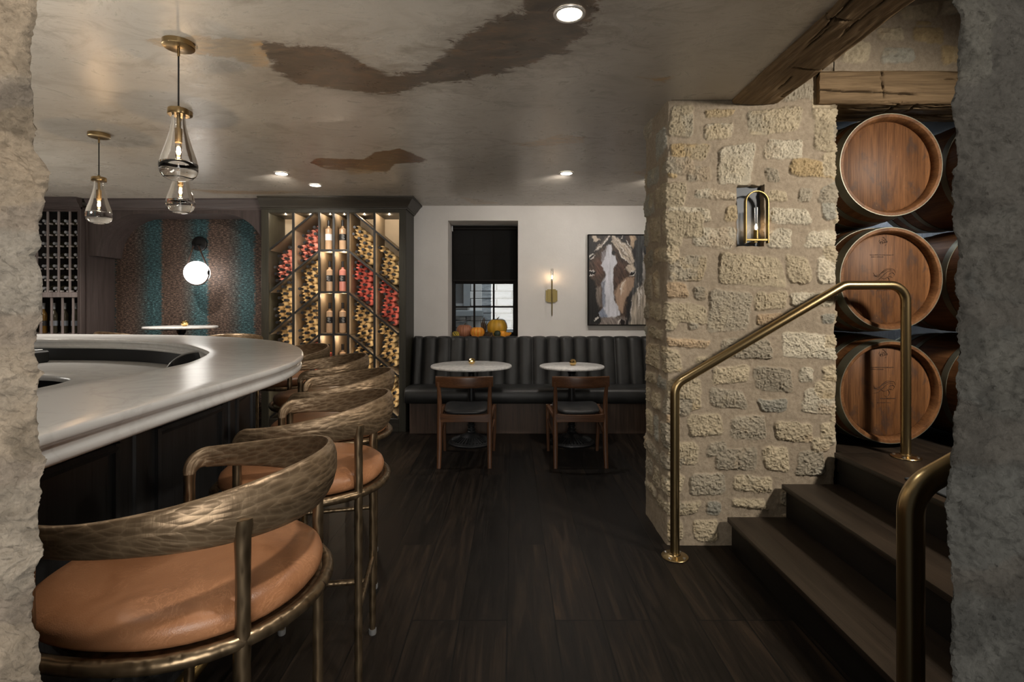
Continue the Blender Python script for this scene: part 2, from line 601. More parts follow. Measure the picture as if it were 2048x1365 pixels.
def m_oak_barrel(name, head=True):
    t = NT(name)
    v = t.coord('Object', (7, 7, 0.8) if head else (7, 0.8, 7))
    a = t.noise(v, 2.0, 7.0, 0.68, 0.8)
    v2 = t.coord('Object', (140, 140, 5) if head else (140, 5, 140))
    b = t.noise(v2, 1.0, 3.0, 0.6)
    c = t.ramp(a, [(0.28, (0.070, 0.030, 0.013)), (0.5, (0.165, 0.074, 0.029)), (0.75, (0.27, 0.130, 0.054))])
    k = t.ramp(b, [(0.3, (0.62, 0.60, 0.58)), (0.52, (1, 1, 1))])
    c = t.mix(1.0, c, k, 'MULTIPLY')
    if head:
        # staves of the head and darker water stains, each with a shape of its own
        tc = t.n('TexCoord')
        sep = t.n('SeparateXYZ', {0: tc.outputs['Object']})
        fx = t.math('MULTIPLY', sep.outputs[0], 9.4)
        fl = t.math('FLOOR', fx)
        tone = t.n('TexWhiteNoise', {'W': fl}, noise_dimensions='1D').outputs[0]
        tn = t.ramp(tone, [(0, (0.78, 0.76, 0.74)), (1, (1.18, 1.16, 1.14))])
        c = t.mix(1.0, c, tn, 'MULTIPLY')
        fr = t.math('FRACT', fx)
        seam = t.math('LESS_THAN', fr, 0.012)
        c = t.mix(t.math('MULTIPLY', seam, 0.7), c, (0.02, 0.01, 0.005))
        s = t.noise(t.coord('Object', (9, 9, 4.5)), 1.6, 4.0, 0.6, 0.3)
        sm = t.ramp(s, [(0.56, (0, 0, 0)), (0.66, (1, 1, 1))])
        c = t.mix(t.math('MULTIPLY', sm, 0.62), c, (0.055, 0.036, 0.028))
        fl_ = t.noise(t.coord('Object', (26, 26, 11)), 1.0, 5.0, 0.7, 2.5)
        fm = t.ramp(fl_, [(0.66, (0, 0, 0)), (0.71, (1, 1, 1))])
        c = t.mix(t.math('MULTIPLY', fm, 0.35), c, (0.42, 0.24, 0.11))
    return t.done(t.bsdf(base=c, rough=0.5, spec=0.22, normal=t.bump(t.math('ADD', a, b), 0.2, 0.003)))


def m_slate():
    t = NT('blue_slate')
    v = t.coord('Object')
    a = t.noise(v, 4.0, 6.0, 0.6)
    c = t.ramp(a, [(0.3, (0.085, 0.102, 0.122)), (0.7, (0.135, 0.158, 0.185))])
    s = t.noise(t.coord('Object', (6, 6, 1.4), (0.2, 0.6, 0.4)), 1.3, 9.0, 0.75, 3.5)
    k = t.math('SUBTRACT', 1.0, t.math('MULTIPLY', t.math('ABSOLUTE', t.math('SUBTRACT', s, 0.5)), 90.0), True)
    sel = t.ramp(t.noise(v, 2.5, 3.0), [(0.5, (0, 0, 0)), (0.6, (1, 1, 1))])
    c = t.mix(t.math('MULTIPLY', t.math('MULTIPLY', k, sel), 0.5), c, (0.40, 0.44, 0.47))
    return t.done(t.bsdf(base=c, rough=0.5, spec=0.4))


def m_timber():
    t = NT('hewn_timber')
    v = t.coord('UV', (1.2, 14, 1))
    a = t.noise(v, 2.0, 8.0, 0.7, 0.7)
    b = t.noise(t.coord('UV', (4, 130, 1)), 1.0, 4.0, 0.65)
    at_ = t.n('Attribute', attribute_name='Col')
    f = t.math('ADD', t.math('MULTIPLY', a, 0.7), t.math('MULTIPLY', b, 0.4))
    c = t.ramp(f, [(0.34, (0.085, 0.058, 0.033)), (0.55, (0.20, 0.137, 0.076)), (0.8, (0.33, 0.235, 0.135))])
    c = t.mix(1.0, c, at_.outputs['Color'], 'MULTIPLY')
    return t.done(t.bsdf(base=c, rough=0.78, spec=0.2, normal=t.bump(f, 0.5, 0.006)))


def m_bottle(name, base, rough=0.12, trans=0.0):
    t = NT(name)
    c = t.mix(t.noise(t.coord('Object'), 20.0, 2.0), tuple(q * 0.85 for q in base), tuple(min(1, q * 1.15) for q in base))
    return t.done(t.bsdf(base=c, rough=rough, spec=0.6, trans=trans, ior=1.4))


def m_shade():
    t = NT('screen_shade_fabric')
    a = t.n('BsdfTransparent', {'Color': (1, 1, 1)}).outputs[0]
    b = t.bsdf(base=(0.012, 0.011, 0.010), rough=0.8, spec=0.1)
    return t.done(t.n('MixShader', {0: 0.93, 1: a, 2: b}).outputs[0])


def m_exterior():
    t = NT('pale_ashlar')
    br = t.n('TexBrick', {'Vector': t.coord('Object', (1, 1, 1), (PI / 2, 0, 0)), 'Scale': 1.0, 'Mortar Size': 0.012, 'Brick Width': 0.5, 'Row Height': 0.12,
                          'Color1': (0.38, 0.40, 0.41), 'Color2': (0.72, 0.74, 0.75), 'Mortar': (0.16, 0.165, 0.17)})
    n = t.noise(t.coord('Object', (2, 1, 7)), 3.0, 7.0, 0.7)
    k = t.ramp(n, [(0.32, (0.5, 0.51, 0.53)), (0.55, (1, 1, 1))])
    c = t.mix(1.0, br.outputs['Color'], k, 'MULTIPLY')
    return t.done(t.bsdf(base=c, rough=0.9, spec=0.1, normal=t.bump(n, 0.5, 0.02)))


M['floor'] = m_floor()
M['ceiling'] = m_ceiling()
M['wall'] = m_wall()
M['stone'] = m_stone()
M['stone_near'] = m_stone('rubble_stone', 0.95, 0.7)
M['wallpaper'] = m_wallpaper()
M['hammer'] = m_hammer()
M['leg'] = m_leg()
M['cognac'] = m_leather('cognac_leather', (0.165, 0.068, 0.028), (0.285, 0.127, 0.057), (0.38, 0.185, 0.09), 0.36)
M['charcoal'] = m_leather('charcoal_leather', (0.010, 0.0102, 0.010), (0.016, 0.0163, 0.016), (0.026, 0.0263, 0.0255), 0.42, 0.15, False)
M['seatpad'] = m_leather('black_leather', (0.012, 0.0125, 0.014), (0.018, 0.019, 0.021), (0.026, 0.027, 0.03), 0.42, 0.1, False)
M['quartz'] = m_marble('white_quartz', (0.62, 0.62, 0.605), (0.38, 0.37, 0.355), 0.25, 0.25, 2.6)
M['marble'] = m_marble('white_marble', (0.72, 0.71, 0.69), (0.33, 0.33, 0.34), 0.2, 0.45, 4.0)
M['brass'] = m_brass('aged_brass', (0.40, 0.30, 0.155), 0.30)
M['brass_bright'] = m_brass('polished_brass', (0.78, 0.57, 0.24), 0.18)
M['brass_sconce'] = m_brass('satin_brass', (0.24, 0.185, 0.075), 0.4)
M['gold'] = m_brass('gold_glass', (0.85, 0.60, 0.25), 0.12)
M['brass_fix'] = m_brass('brushed_brass', (0.40, 0.29, 0.15), 0.3)
M['glass'] = m_glass_thin()
M['pane'] = m_glass_thin('window_glass', (0.95, 0.97, 0.97))
t = NT('solid_crystal')
M['crystal'] = t.done(t.bsdf(base=(1, 1, 1), rough=0.0, trans=1.0, ior=1.45))
M['frost'] = m_glass_thin('seeded_glass', (0.93, 0.94, 0.95), 1.5, 0.15)
M['bulb'] = emis('warm_filament', (1.0, 0.55, 0.18), 45.0)
M['flame'] = emis('candle_filament', (1.0, 0.66, 0.36), 60.0)
M['globe'] = emis('opal_globe', (1.0, 0.93, 0.86), 8.5)
M['led'] = emis('downlight_lens', (1.0, 0.86, 0.68), 30.0)
M['trimring'] = plain('satin_nickel', (0.62, 0.60, 0.57), 0.35, 0.6)
M['black_metal'] = plain('black_metal', (0.016, 0.016, 0.017), 0.38, 0.5)
M['iron'] = plain('cast_iron', (0.020, 0.021, 0.023), 0.42, 0.6)
M['black'] = plain('matte_black', (0.010, 0.010, 0.010), 0.6)
M['gloss_black'] = plain('gloss_black', (0.012, 0.012, 0.012), 0.16)
M['cap'] = plain('black_foil', (0.012, 0.012, 0.013), 0.4)
M['steel'] = plain('brushed_steel', (0.55, 0.56, 0.57), 0.3, 1.0)
M['rubber'] = plain('grey_glide', (0.13, 0.13, 0.13), 0.6)
M['barwood'] = wood('ebonised_oak', (0.011, 0.011, 0.011), (0.028, 0.028, 0.029), 'Z', 1.0, 0.42, 0.6)
M['cabwood'] = wood('smoked_oak_cabinet', (0.020, 0.0185, 0.0125), (0.046, 0.042, 0.029), 'Z', 1.0, 0.5, 0.6)
M['cabwood_x'] = wood('smoked_oak_rail', (0.020, 0.017, 0.012), (0.044, 0.037, 0.027), 'X', 1.0, 0.45, 0.6)
M['alcwood'] = wood('dusky_oak', (0.044, 0.033, 0.031), (0.088, 0.068, 0.064), 'Z', 1.0, 0.5, 0.5)
M['alcwood_x'] = wood('dusky_oak_rail', (0.050, 0.038, 0.036), (0.100, 0.078, 0.073), 'X', 1.0, 0.45, 0.5)
M['rackwood'] = wood('pale_oak_slat', (0.19, 0.16, 0.155), (0.34, 0.29, 0.28), 'Z', 1.0, 0.5, 0.5)
M['walnut'] = wood('walnut', (0.062, 0.026, 0.012), (0.155, 0.070, 0.032), 'Z', 1.0, 0.38, 0.5)
M['walnut_x'] = wood('walnut_crest', (0.062, 0.026, 0.012), (0.155, 0.070, 0.032), 'X', 1.0, 0.36, 0.5)
M['kick'] = wood('brown_plinth', (0.045, 0.027, 0.018), (0.105, 0.066, 0.046), 'Z', 1.0, 0.5, 0.5)
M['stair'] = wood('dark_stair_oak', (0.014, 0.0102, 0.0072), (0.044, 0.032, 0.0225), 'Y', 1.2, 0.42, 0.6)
M['riser'] = wood('shaded_riser_oak', (0.005, 0.0042, 0.0034), (0.012, 0.0098, 0.008), 'Y', 1.0, 0.5, 0.5)  # darker than the tread oak: shade on the risers put into their colour
M['divider'] = plain('black_steel_divider', (0.013, 0.0125, 0.011), 0.5)
M['cream'] = plain('cream_liner', (0.50, 0.40, 0.28), 0.6)
M['liner'] = plain('tan_liner', (0.30, 0.225, 0.145), 0.6)
M['liner_dark'] = plain('brown_liner', (0.12, 0.088, 0.055), 0.6)
M['slate'] = m_slate()
M['timber'] = m_timber()
M['oakhead'] = m_oak_barrel('barrel_head_oak', True)
M['oakstave'] = m_oak_barrel('barrel_stave_oak', False)
M['hoop'] = plain('galvanised_hoop', (0.20, 0.20, 0.155), 0.45, 0.6)
M['etch'] = plain('burnt_mark', (0.060, 0.028, 0.013), 0.7)
M['gold_wine'] = m_bottle('golden_wine', (0.60, 0.43, 0.215))
M['rose_wine'] = m_bottle('rose_wine', (0.60, 0.235, 0.18))
M['red_wine'] = m_bottle('red_rose_wine', (0.55, 0.14, 0.11))
M['clear_wine'] = m_bottle('pale_wine', (0.50, 0.33, 0.20), 0.08)
M['dark_wine'] = m_bottle('dark_glass', (0.045, 0.040, 0.026), 0.08)
M['amber_wine'] = m_bottle('amber_glass', (0.14, 0.075, 0.016), 0.08)
M['label_black'] = plain('black_label', (0.014, 0.014, 0.014), 0.5)
M['label_grey'] = plain('blue_grey_label', (0.20, 0.225, 0.26), 0.5)
M['label_white'] = plain('white_label', (0.72, 0.73, 0.74), 0.6)
M['capsule'] = plain('grey_capsule', (0.30, 0.31, 0.33), 0.4)
M['dowel'] = plain('pale_dowel', (0.42, 0.39, 0.38), 0.5)
M['shade'] = m_shade()
M['winframe'] = plain('black_window_paint', (0.010, 0.008, 0.007), 0.6, spec=0.15)
M['exterior'] = m_exterior()
M['ext_grey'] = plain('grey_stone_trim', (0.34, 0.36, 0.37), 0.8)
M['ext_brick'] = plain('pale_quoin', (0.80, 0.77, 0.74), 0.9)
M['ext_dark'] = plain('dim_pane', (0.10, 0.11, 0.12), 0.2)
M['mat'] = plain('slate_mat', (0.040, 0.046, 0.052), 0.95)
M['paint'] = m_vcol('oil_paint', 0.5, 0.4, 0.35)
M['pumpkin'] = m_vcol('pumpkin_skin', 0.45, 0.4)
M['stem'] = plain('dry_stem', (0.13, 0.10, 0.06), 0.8)
M['twig'] = plain('dry_husk', (0.095, 0.062, 0.040), 0.85)
M['strap'] = plain('brown_strap', (0.045, 0.026, 0.020), 0.55)
M['void'] = plain('dark_recess', (0.012, 0.010, 0.009), 0.8)
M['white'] = plain('white_script', (0.62, 0.62, 0.60), 0.6)
# ================================================================== ROOM SHELL
CEIL = 2.45


def structure(o, label):
    return tag(o, label, None, None, 'structure')


b = MB().box(-5.5, 3.4, 0.3, 6.05, -0.1, 0.0)
structure(b.build('floor', M['floor'], smooth=0), 'dark brown oak plank floor running away from the camera')

# ---- ceiling with worn patches -----------------------------------------------------------------
PATCH = {
    0: [[(505, 86), (600, 92), (670, 97), (720, 120), (775, 150), (830, 145), (885, 112), (920, 72), (985, 40), (1045, 18), (1060, -40), (1205, -40), (1192, 30), (1165, 62), (1140, 100),
         (1085, 118), (1010, 142), (940, 162), (850, 166), (800, 188), (740, 187), (650, 175), (590, 165), (550, 140)]],
    1: [[(617, 325), (640, 316), (730, 319), (745, 306), (800, 297), (855, 320), (840, 325), (790, 328), (775, 344), (700, 342), (650, 338)]],
    2: [[(292, 78), (400, 76), (515, 84), (545, 128), (520, 136), (470, 118), (400, 108), (330, 92)], [(1018, 288), (1080, 282), (1120, 270), (1165, 275), (1170, 286), (1120, 288), (1060, 293)],
        [(380, 379), (480, 383), (560, 382), (615, 384), (540, 389), (430, 387)], [(922, 395), (960, 399), (1000, 407), (950, 410)], [(1266, 345), (1294, 337), (1294, 353)],
        [(1272, 151), (1345, 154), (1330, 164)], [(690, 336), (775, 344), (700, 349)]],
}
xs = np.arange(-5.5, 0.86, 0.026)
xs2 = np.arange(0.86, 1.235, 0.026)
ys = np.arange(0.75, 5.99, 0.026)


def ceiling_piece(x0, x1, y0, y1, name, label):
    xs = np.linspace(x0, x1, max(2, int((x1 - x0) / 0.025)))
    ys = np.linspace(y0, y1, max(2, int((y1 - y0) / 0.025)))
    X, Y = np.meshgrid(xs, ys)
    P = np.stack([X, Y, np.full_like(X, CEIL)], -1)
    col = np.zeros(P.shape)
    for ch, polys in PATCH.items():
        best = np.full(X.shape, 9.0)
        for pl in polys:
            w = []
            for u, v in pl:
                d = (CEIL - EYE) * F / (HOR - v)
                w.append(((u - 1024) * d / F, d))
            best = np.minimum(best, poly_sdf(X, Y, w))
        col[..., ch] = np.clip(0.5 - best / (0.9 if ch == 0 else 0.4), 0, 1)
    e = MB().box(x0, x1, y0, y1, CEIL + 0.002, CEIL + 0.12)
    return structure(grid_object(name, P[:, ::-1], M['ceiling'], col[:, ::-1], extra=e), label)


ceiling_piece(-5.5, 0.875, 0.75, 6.05, 'ceiling', 'low aged plaster ceiling with worn brown patches')
ceiling_piece(0.875, 1.24, 0.75, 2.89, 'ceiling.001', 'strip of plaster ceiling beside the timber beam')
ceiling_piece(0.875, 1.80, 3.36, 6.05, 'ceiling.002', 'plaster ceiling behind the stone pillar')

# ---- back wall with the window hole --------------------------------------------------------------
WY = 5.95
wx0, wx1, wz0, wz1 = -0.7226, 0.068, 0.955, 2.282
b = MB()
b.box(-1.12, wx0, WY, WY + 0.46, 0, CEIL)
b.box(wx1, 1.80, WY, WY + 0.46, 0, CEIL)
b.box(wx0, wx1, WY, WY + 0.46, wz1, CEIL)
b.box(wx0, wx1, WY, WY + 0.46, 0, wz0)
structure(b.build('wall_back', M['wall'], smooth=0), 'pale grey plastered back wall behind the banquette')
b = MB().box(-5.5, -1.12, 5.965, 6.05, 0, CEIL)
structure(b.build('wall_alcove', M['wallpaper'], smooth=0), 'alcove wall papered in teal and brown vertical bands')
b = MB().box(-5.6, -5.5, 0.3, 6.05, 0, CEIL)
structure(b.build('wall_left', M['alcwood'], smooth=0), 'dark wood side wall at the far left')
b = MB().box(1.70, 1.78, 3.38, 5.95, 0, CEIL)
structure(b.build('wall_right', M['wall'], smooth=0), 'grey side wall hidden behind the stone pillar')


# ---- window -----------------------------------------------------------------------------------------
FY = 6.36
w = bpy.data.objects.new('window_1', None)
COL.objects.link(w)
structure(w, 'black sash window in a deep plaster recess behind the banquette')
b = MB()
b.box(wx0, -0.682, FY - 0.02, FY + 0.05, wz0, wz1 - 0.005, 0.004)
b.box(0.012, wx1, FY - 0.02, FY + 0.05, wz0, wz1 - 0.005, 0.004)
b.box(-0.682, 0.012, FY - 0.02, FY + 0.05, wz1 - 0.05, wz1 - 0.005)
b.box(-0.682, 0.012, FY - 0.02, FY + 0.05, wz0, 1.0)
b.build('window_frame', M['winframe'], w)
b = MB()
b.box(-0.682, 0.012, FY, FY + 0.04, 1.585, 1.635, 0.004)
for x in (-0.456, -0.2215):
    b.box(x - 0.011, x + 0.011, FY + 0.005, FY + 0.035, 1.0, wz1 - 0.05)
for z in (1.307, 1.94):
    b.box(-0.682, 0.012, FY + 0.005, FY + 0.035, z - 0.010, z + 0.010)
b.build('window_muntins', M['winframe'], w)
MB().box(-0.682, 0.012, FY + 0.018, FY + 0.022, 1.0, wz1 - 0.05).build('window_pane', M['pane'], w)
s = empty('roller_shade', 'black see-through roller shade pulled halfway down the window', 'window shade', (0, 0, 0))
MB().box(wx0 + 0.02, wx1 - 0.012, FY - 0.055, FY - 0.052, 1.63, wz1 - 0.04).build('shade_cloth', M['shade'], s)
MB().tube([(wx0 + 0.012, FY - 0.06, wz1 - 0.035), (wx1 - 0.008, FY - 0.06, wz1 - 0.035)], 0.022, 16).build('roller', M['winframe'], s)
MB().box(wx0 + 0.02, wx1 - 0.012, FY - 0.06, FY - 0.046, 1.612, 1.636, 0.003).build('hem_bar', M['winframe'], s)
MB().box(wx0 + 0.004, wx0 + 0.02, FY - 0.085, FY - 0.04, wz1 - 0.075, wz1 - 0.008, 0.003).build('bracket', M['steel'], s)

# ---- outside -------------------------------------------------------------------------------------------
EY = 8.6
b = MB().box(-2.6, 2.6, EY, EY + 0.2, -0.5, 4.2)
structure(b.build('exterior_wall', M['exterior'], smooth=0), 'pale stone wall of the building across the lane, through the window')
p0, p1 = at(888, 545, EY), at(941, 611, EY)
n = empty('neighbour_window', 'grey framed window of the building outside, seen through the left panes', 'window', (0, 0, 0))
b = MB()
b.box(p0.x, p1.x, EY - 0.03, EY + 0.01, p1.z, p0.z)
b.build('pane', M['ext_dark'], n)
b = MB()
q = at(928, 611, EY)
b.box(q.x, p1.x, EY - 0.09, EY, p1.z - 0.02, p0.z)
b.box(p0.x, p1.x, EY - 0.07, EY, p1.z - 0.03, p1.z + 0.03)
b.build('frame', M['ext_grey'], n)
p0, p1 = at(880, 621, EY), at(967, 633, EY)
MB().box(p0.x, p1.x, EY - 0.16, EY + 0.0, p1.z, p0.z, 0.01).build('sill', M['ext_grey'], n)
p0, p1 = at(942, 520, EY), at(964, 700, EY)
b = MB()
for k in range(14):
    b.box(p0.x - (0.06 if k % 2 else 0), p1.x, EY - 0.035, EY - 0.001, 0.6 + k * 0.12, 0.6 + k * 0.12 + 0.112, 0.006)
structure(b.build('exterior_quoin', M['ext_brick']), 'pale brick quoin strip on the building outside')

# ---- stone building helpers -------------------------------------------------------------------------------
MORTAR = np.array((0.385, 0.325, 0.25))
SCOL = {'b': (0.53, 0.46, 0.335), 'y': (0.54, 0.42, 0.245), 'w': (0.64, 0.59, 0.475), 'g': (0.40, 0.39, 0.335), 'd': (0.40, 0.36, 0.285), 'o': (0.52, 0.40, 0.27)}


def stone_layer(S, Z, stones, seed, colour=True, amp=0.013, mortar=MORTAR):
    """S, Z metric grids; stones: (s0, z0, s1, z1, key) boxes. Returns height and colour."""
    rnd = random.Random(seed)
    H = (fbm(S * 60 + seed, Z * 60, seed) - 0.5) * 0.004 + (fbm(S * 7 + seed, Z * 7, 3.3) - 0.5) * 0.010
    C = np.ones(S.shape + (3,)) * mortar * (0.88 + 0.24 * fbm(S * 9, Z * 9, seed + 2)[..., None])
    n1 = fbm(S * 16 + seed, Z * 16, 1.7 + seed, 4) - 0.5
    n2 = fbm(S * 55, Z * 55, 4.1 + seed, 4, 0.6) - 0.5
    n4 = fbm(S * 150, Z * 150, 6.1 + seed, 3, 0.6) - 0.5
    n3 = np.abs(fbm(S * 26, Z * 34, 9.1 + seed, 4, 0.6) - 0.5)
    for (s0, z0, s1, z1, key) in stones:
        cs, cz, hs, hz = (s0 + s1) / 2, (z0 + z1) / 2, abs(s1 - s0) / 2, abs(z1 - z0) / 2
        sel = (np.abs(S - cs) < hs + 0.05) & (np.abs(Z - cz) < hz + 0.05)
        if not sel.any():
            continue
        ss, zz = S[sel] - cs, Z[sel] - cz
        k1, k2, k3 = rnd.uniform(-0.16, 0.16), rnd.uniform(-0.10, 0.10), rnd.uniform(-0.18, 0.18)
        ex = hs * (1 - abs(k3) * 0.5)
        a = np.abs(ss + k1 * zz) - ex * (1 + k3 * zz / max(hz, 0.01) * 0.6)
        c = np.abs(zz + k2 * ss) - hz * (1 + rnd.uniform(-0.15, 0.15) * ss / max(hs, 0.01) * 0.6)
        r = 0.028 * min(1.0, min(hs, hz) / 0.05)
        a2, c2 = a + r, c + r
        sd = np.sqrt(np.maximum(a2, 0) ** 2 + np.maximum(c2, 0) ** 2) + np.minimum(np.maximum(a2, c2), 0) - r
        sd = sd + n1[sel] * 0.036 + n2[sel] * 0.012
        m = sstep(0.004, -0.007, sd)
        dome = sstep(0.0, -min(hs, hz), sd)
        tilt = rnd.uniform(-0.10, 0.10) * ss + rnd.uniform(-0.14, 0.14) * zz
        h = amp * (0.62 + 0.45 * dome) + tilt * 0.4 + n1[sel] * 0.016 + n2[sel] * 0.015 - n3[sel] * 0.008 + n4[sel] * 0.019
        H[sel] = H[sel] * (1 - m) + np.maximum(h, 0.002) * m
        base = np.array(SCOL[key]) * rnd.uniform(0.88, 1.10)
        spot = sstep(0.50, 0.68, fbm(ss * 11 + seed + cs * 5, zz * 11, 2.2 + cz))[:, None]
        alt = np.array(SCOL[rnd.choice('ybog')])
        bc = base * (1 - 0.45 * spot) + alt * 0.45 * spot
        bc = bc * (0.92 + 0.32 * (n1[sel] + n2[sel]))[:, None]
        C[sel] = C[sel] * (1 - m[:, None]) + bc * m[:, None]
    return H, C


def random_courses(s0, s1, z0, z1, seed, hmin=0.09, hmax=0.19, keys='bbbywgd'):
    rnd = random.Random(seed)
    out, z = [], z0
    while z < z1:
        h = rnd.uniform(hmin, hmax)
        s = s0 - rnd.uniform(0, 0.2)
        while s < s1:
            wd = rnd.uniform(0.12, 0.36)
            if rnd.random() < 0.9:
                out.append((s + 0.018, z + 0.014 + rnd.uniform(0, 0.02), s + wd - 0.018, z + h - 0.014, rnd.choice(keys)))
            s += wd
        z += h
    return out


# ---- the stone pillar: left face, front face, right face as one wrapped surface ---------------------------------
PX0, PX1, PY0, PY1 = 0.850, 1.783, 2.90, 3.34
PPM = 363.45     # photo pixels per metre on the front face
KA = 460 / 1163.0
_A = """195 125 325 290 b|365 150 535 190 y|365 220 525 305 w|585 145 870 275 b|930 165 1055 365 b|195 325 400 405 y|180 430 240 500 y|285 435 405 515 d|440 330 625 530 w|678 303 875 405 w
800 405 1050 490 y|685 450 758 520 d|180 553 240 607 b|325 555 540 607 w|690 558 800 620 b|850 550 915 620 d|180 640 420 715 w|480 630 545 715 b|690 648 920 728 w|965 530 1055 710 g
180 740 265 850 b|315 745 530 850 w|690 757 820 850 w|885 762 1045 850 w|185 890 385 1020 d|440 885 785 1040 b|790 890 915 1035 b|940 890 1045 1035 w|180 1025 295 1105 o|325 1045 390 1115 d
395 1065 610 1270 d|630 1070 795 1165 b|800 1070 1030 1145 w|180 1150 250 1270 b|285 1145 355 1270 d|640 1180 780 1240 o|960 1185 1040 1230 g|960 60 1060 110 b|770 20 935 105 d|640 40 760 100 b"""
_B = """180 95 412 140 o|455 95 715 195 d|765 70 1045 195 w|175 195 245 255 o|335 190 430 215 b|415 235 605 325 b|625 235 820 360 d|855 240 930 315 w|965 230 1040 315 b|180 295 365 455 b
400 350 590 445 d|640 400 795 465 g|860 350 1040 475 w|180 475 215 575 o|295 475 465 590 b|505 480 690 605 d|725 515 930 615 b|955 515 1035 635 b|180 615 350 735 b|385 620 490 690 d
430 650 640 760 d|675 640 805 765 b|835 660 985 790 d|180 770 265 885 b|300 775 485 885 d|515 790 725 870 b|175 925 355 985 b|385 920 460 985 g|505 905 690 955 b|180 1010 270 1120 b
315 1010 450 1120 b|520 1000 660 1100 d|760 850 960 940 d|760 980 950 1090 b"""
front = []
for txt, oy in ((_A, 160), (_B, 640)):
    for it in txt.replace('\n', '|').split('|'):
        a = it.split()
        x0, y0, x1, y1 = [float(q) * KA for q in a[:4]]
        front.append(((1260 + x0 - 1024) / PPM - PX0, EYE - (oy + y1 - HOR) / PPM, (1260 + x1 - 1024) / PPM - PX0, EYE - (oy + y0 - HOR) / PPM, a[4]))
WF = PX1 - PX0
DS = PY1 - PY0


def axis(*segs):
    """non-uniform axis: (start, stop, step) pieces"""
    out = []
    for a, b_, s in segs:
        out += list(np.arange(a, b_ - s * 0.5, s))
    out.append(segs[-1][1])
    return np.array(out)


sa = axis((-DS, 0.0, 0.007), (0.0, WF, 0.0036), (WF, WF + DS, 0.012))
za = axis((-0.02, 0.3, 0.0036), (0.3, 2.46, 0.0036), (2.46, 3.0, 0.006), (3.0, 3.6, 0.05))
S, Z = np.meshgrid(sa, za)
left = random_courses(-DS, -0.03, 0, 2.5, 5, keys='bdgdb')
right = random_courses(WF + 0.03, WF + DS, 0.5, 2.4, 8, keys='bdb')
up = random_courses(0.5, WF - 0.16, 2.62, 3.6, 12)
H, C = stone_layer(S, Z, front + left + right + up, 3)
# recess for the small lamp
NX0, NX1, NZ0, NZ1 = 1.242, 1.383, 1.650, 1.981
nd = np.maximum(np.maximum(PX0 + S - NX1, NX0 - PX0 - S), np.maximum(Z - NZ1, NZ0 - Z)) + (fbm(S * 30, Z * 30, 8.8) - 0.5) * 0.016
nm = sstep(0.003, -0.004, nd)
H = H * (1 - nm) - 0.055 * nm
# keep the stone behind the timber lintel and beam
bm_ = sstep(0.02, 0.0, np.maximum(np.abs(PX0 + S - 2.2) - 0.53, np.abs(Z - 2.52) - 0.10)) * (S > 0) * (S < WF)
H = H * (1 - bm_) - 0.02 * bm_
R = 0.035
ang = np.zeros_like(S)
bx = np.zeros_like(S)
by = np.zeros_like(S)
f_ = (S >= 0) & (S <= WF)
l_ = S < 0
r_ = S > WF
bx[f_], by[f_] = PX0 + S[f_], PY0
bx[l_], by[l_] = PX0, PY0 - S[l_]
bx[r_], by[r_] = PX1, PY0 + (S[r_] - WF)
nx = np.where(l_, -1.0, np.where(r_, 1.0, 0.0))
ny = np.where(f_, -1.0, 0.0)
for c0 in (0.0, WF):
    t_ = np.clip((S - c0) / R, -1, 1) * PI / 4 + PI / 4      # 0 .. pi/2 through the corner
    near = np.abs(S - c0) < R
    if c0 == 0.0:
        nx = np.where(near, -np.cos(t_), nx)
        ny = np.where(near, -np.sin(t_), ny)
    else:
        nx = np.where(near, np.sin(t_), nx)
        ny = np.where(near, -np.cos(t_), ny)
    # round the corner inwards
    inset = np.clip(1 - np.abs(S - c0) / R, 0, 1) ** 2 * R * 0.22
    H = H - inset
P = np.stack([bx + nx * H, by + ny * H, Z], -1)
# ragged outline of both corners
P[..., 0] += np.where(S < 0.25, 1, 0) * np.clip(1 - np.abs(S) / 0.12, 0, 1) * (fbm(Z * 6, 0.3, 2.0) - 0.5) * 0.035
P[..., 0] += np.clip(1 - np.abs(S - WF) / 0.10, 0, 1) * (fbm(Z * 9, 0.3, 7.0) - 0.5) * 0.035
structure(grid_object('wall_pillar', P, M['stone'], C), 'rough honey-coloured rubble stone pillar beside the stairs')
b = MB().box(PX0 + 0.08, PX1 - 0.08, PY0 + 0.08, PY1 - 0.0, -0.01, 3.5)
structure(b.build('wall_pillar_core', M['slate'], smooth=0), 'core of the stone pillar')

# ---- stone above the lintel, alcove shell, stair well shell -------------------------------------------------------
sa = axis((1.775, 2.9, 0.006), (2.9, 3.4, 0.03))
za = axis((2.58, 3.02, 0.006), (3.02, 3.6, 0.03))
S, Z = np.meshgrid(sa, za)
lst = []
for x0, y0, x1, y1, k in ((765, 225, 930, 345, 'b'), (985, 260, 1185, 345, 'g'), (965, 150, 1110, 225, 'b'), (1160, 150, 1330, 235, 'y'), (1310, 250, 1420, 350, 'y'), (1090, 20, 1300, 105, 'b'), (1355, 20, 1420, 90, 'g'), (1180, 120, 1260, 140, 'y')):
    q = 648 / 1769.0
    lst.append(((1400 + x0 * q - 1024) / PPM, EYE - (y1 * q - HOR) / PPM, (1400 + x1 * q - 1024) / PPM, EYE - (y0 * q - HOR) / PPM, k))
H, C = stone_layer(S, Z, lst + random_courses(2.5, 3.4, 2.7, 3.6, 31), 21)
P = np.stack([S, 2.90 - H, Z], -1)
structure(grid_object('wall_lintel_stone', P, M['stone'], C), 'stone wall over the barrel alcove lintel')
b = MB()
b.box(1.775, 3.4, 2.93, 3.2, 2.612, 3.6)
structure(b.build('wall_over_alcove', M['slate'], smooth=0), 'wall behind the stone over the alcove')
b = MB().box(1.78, 3.4, 4.02, 4.1, 0.0, CEIL)
structure(b.build('wall_slate', M['slate'], smooth=0), 'blue slate back wall of the barrel alcove')
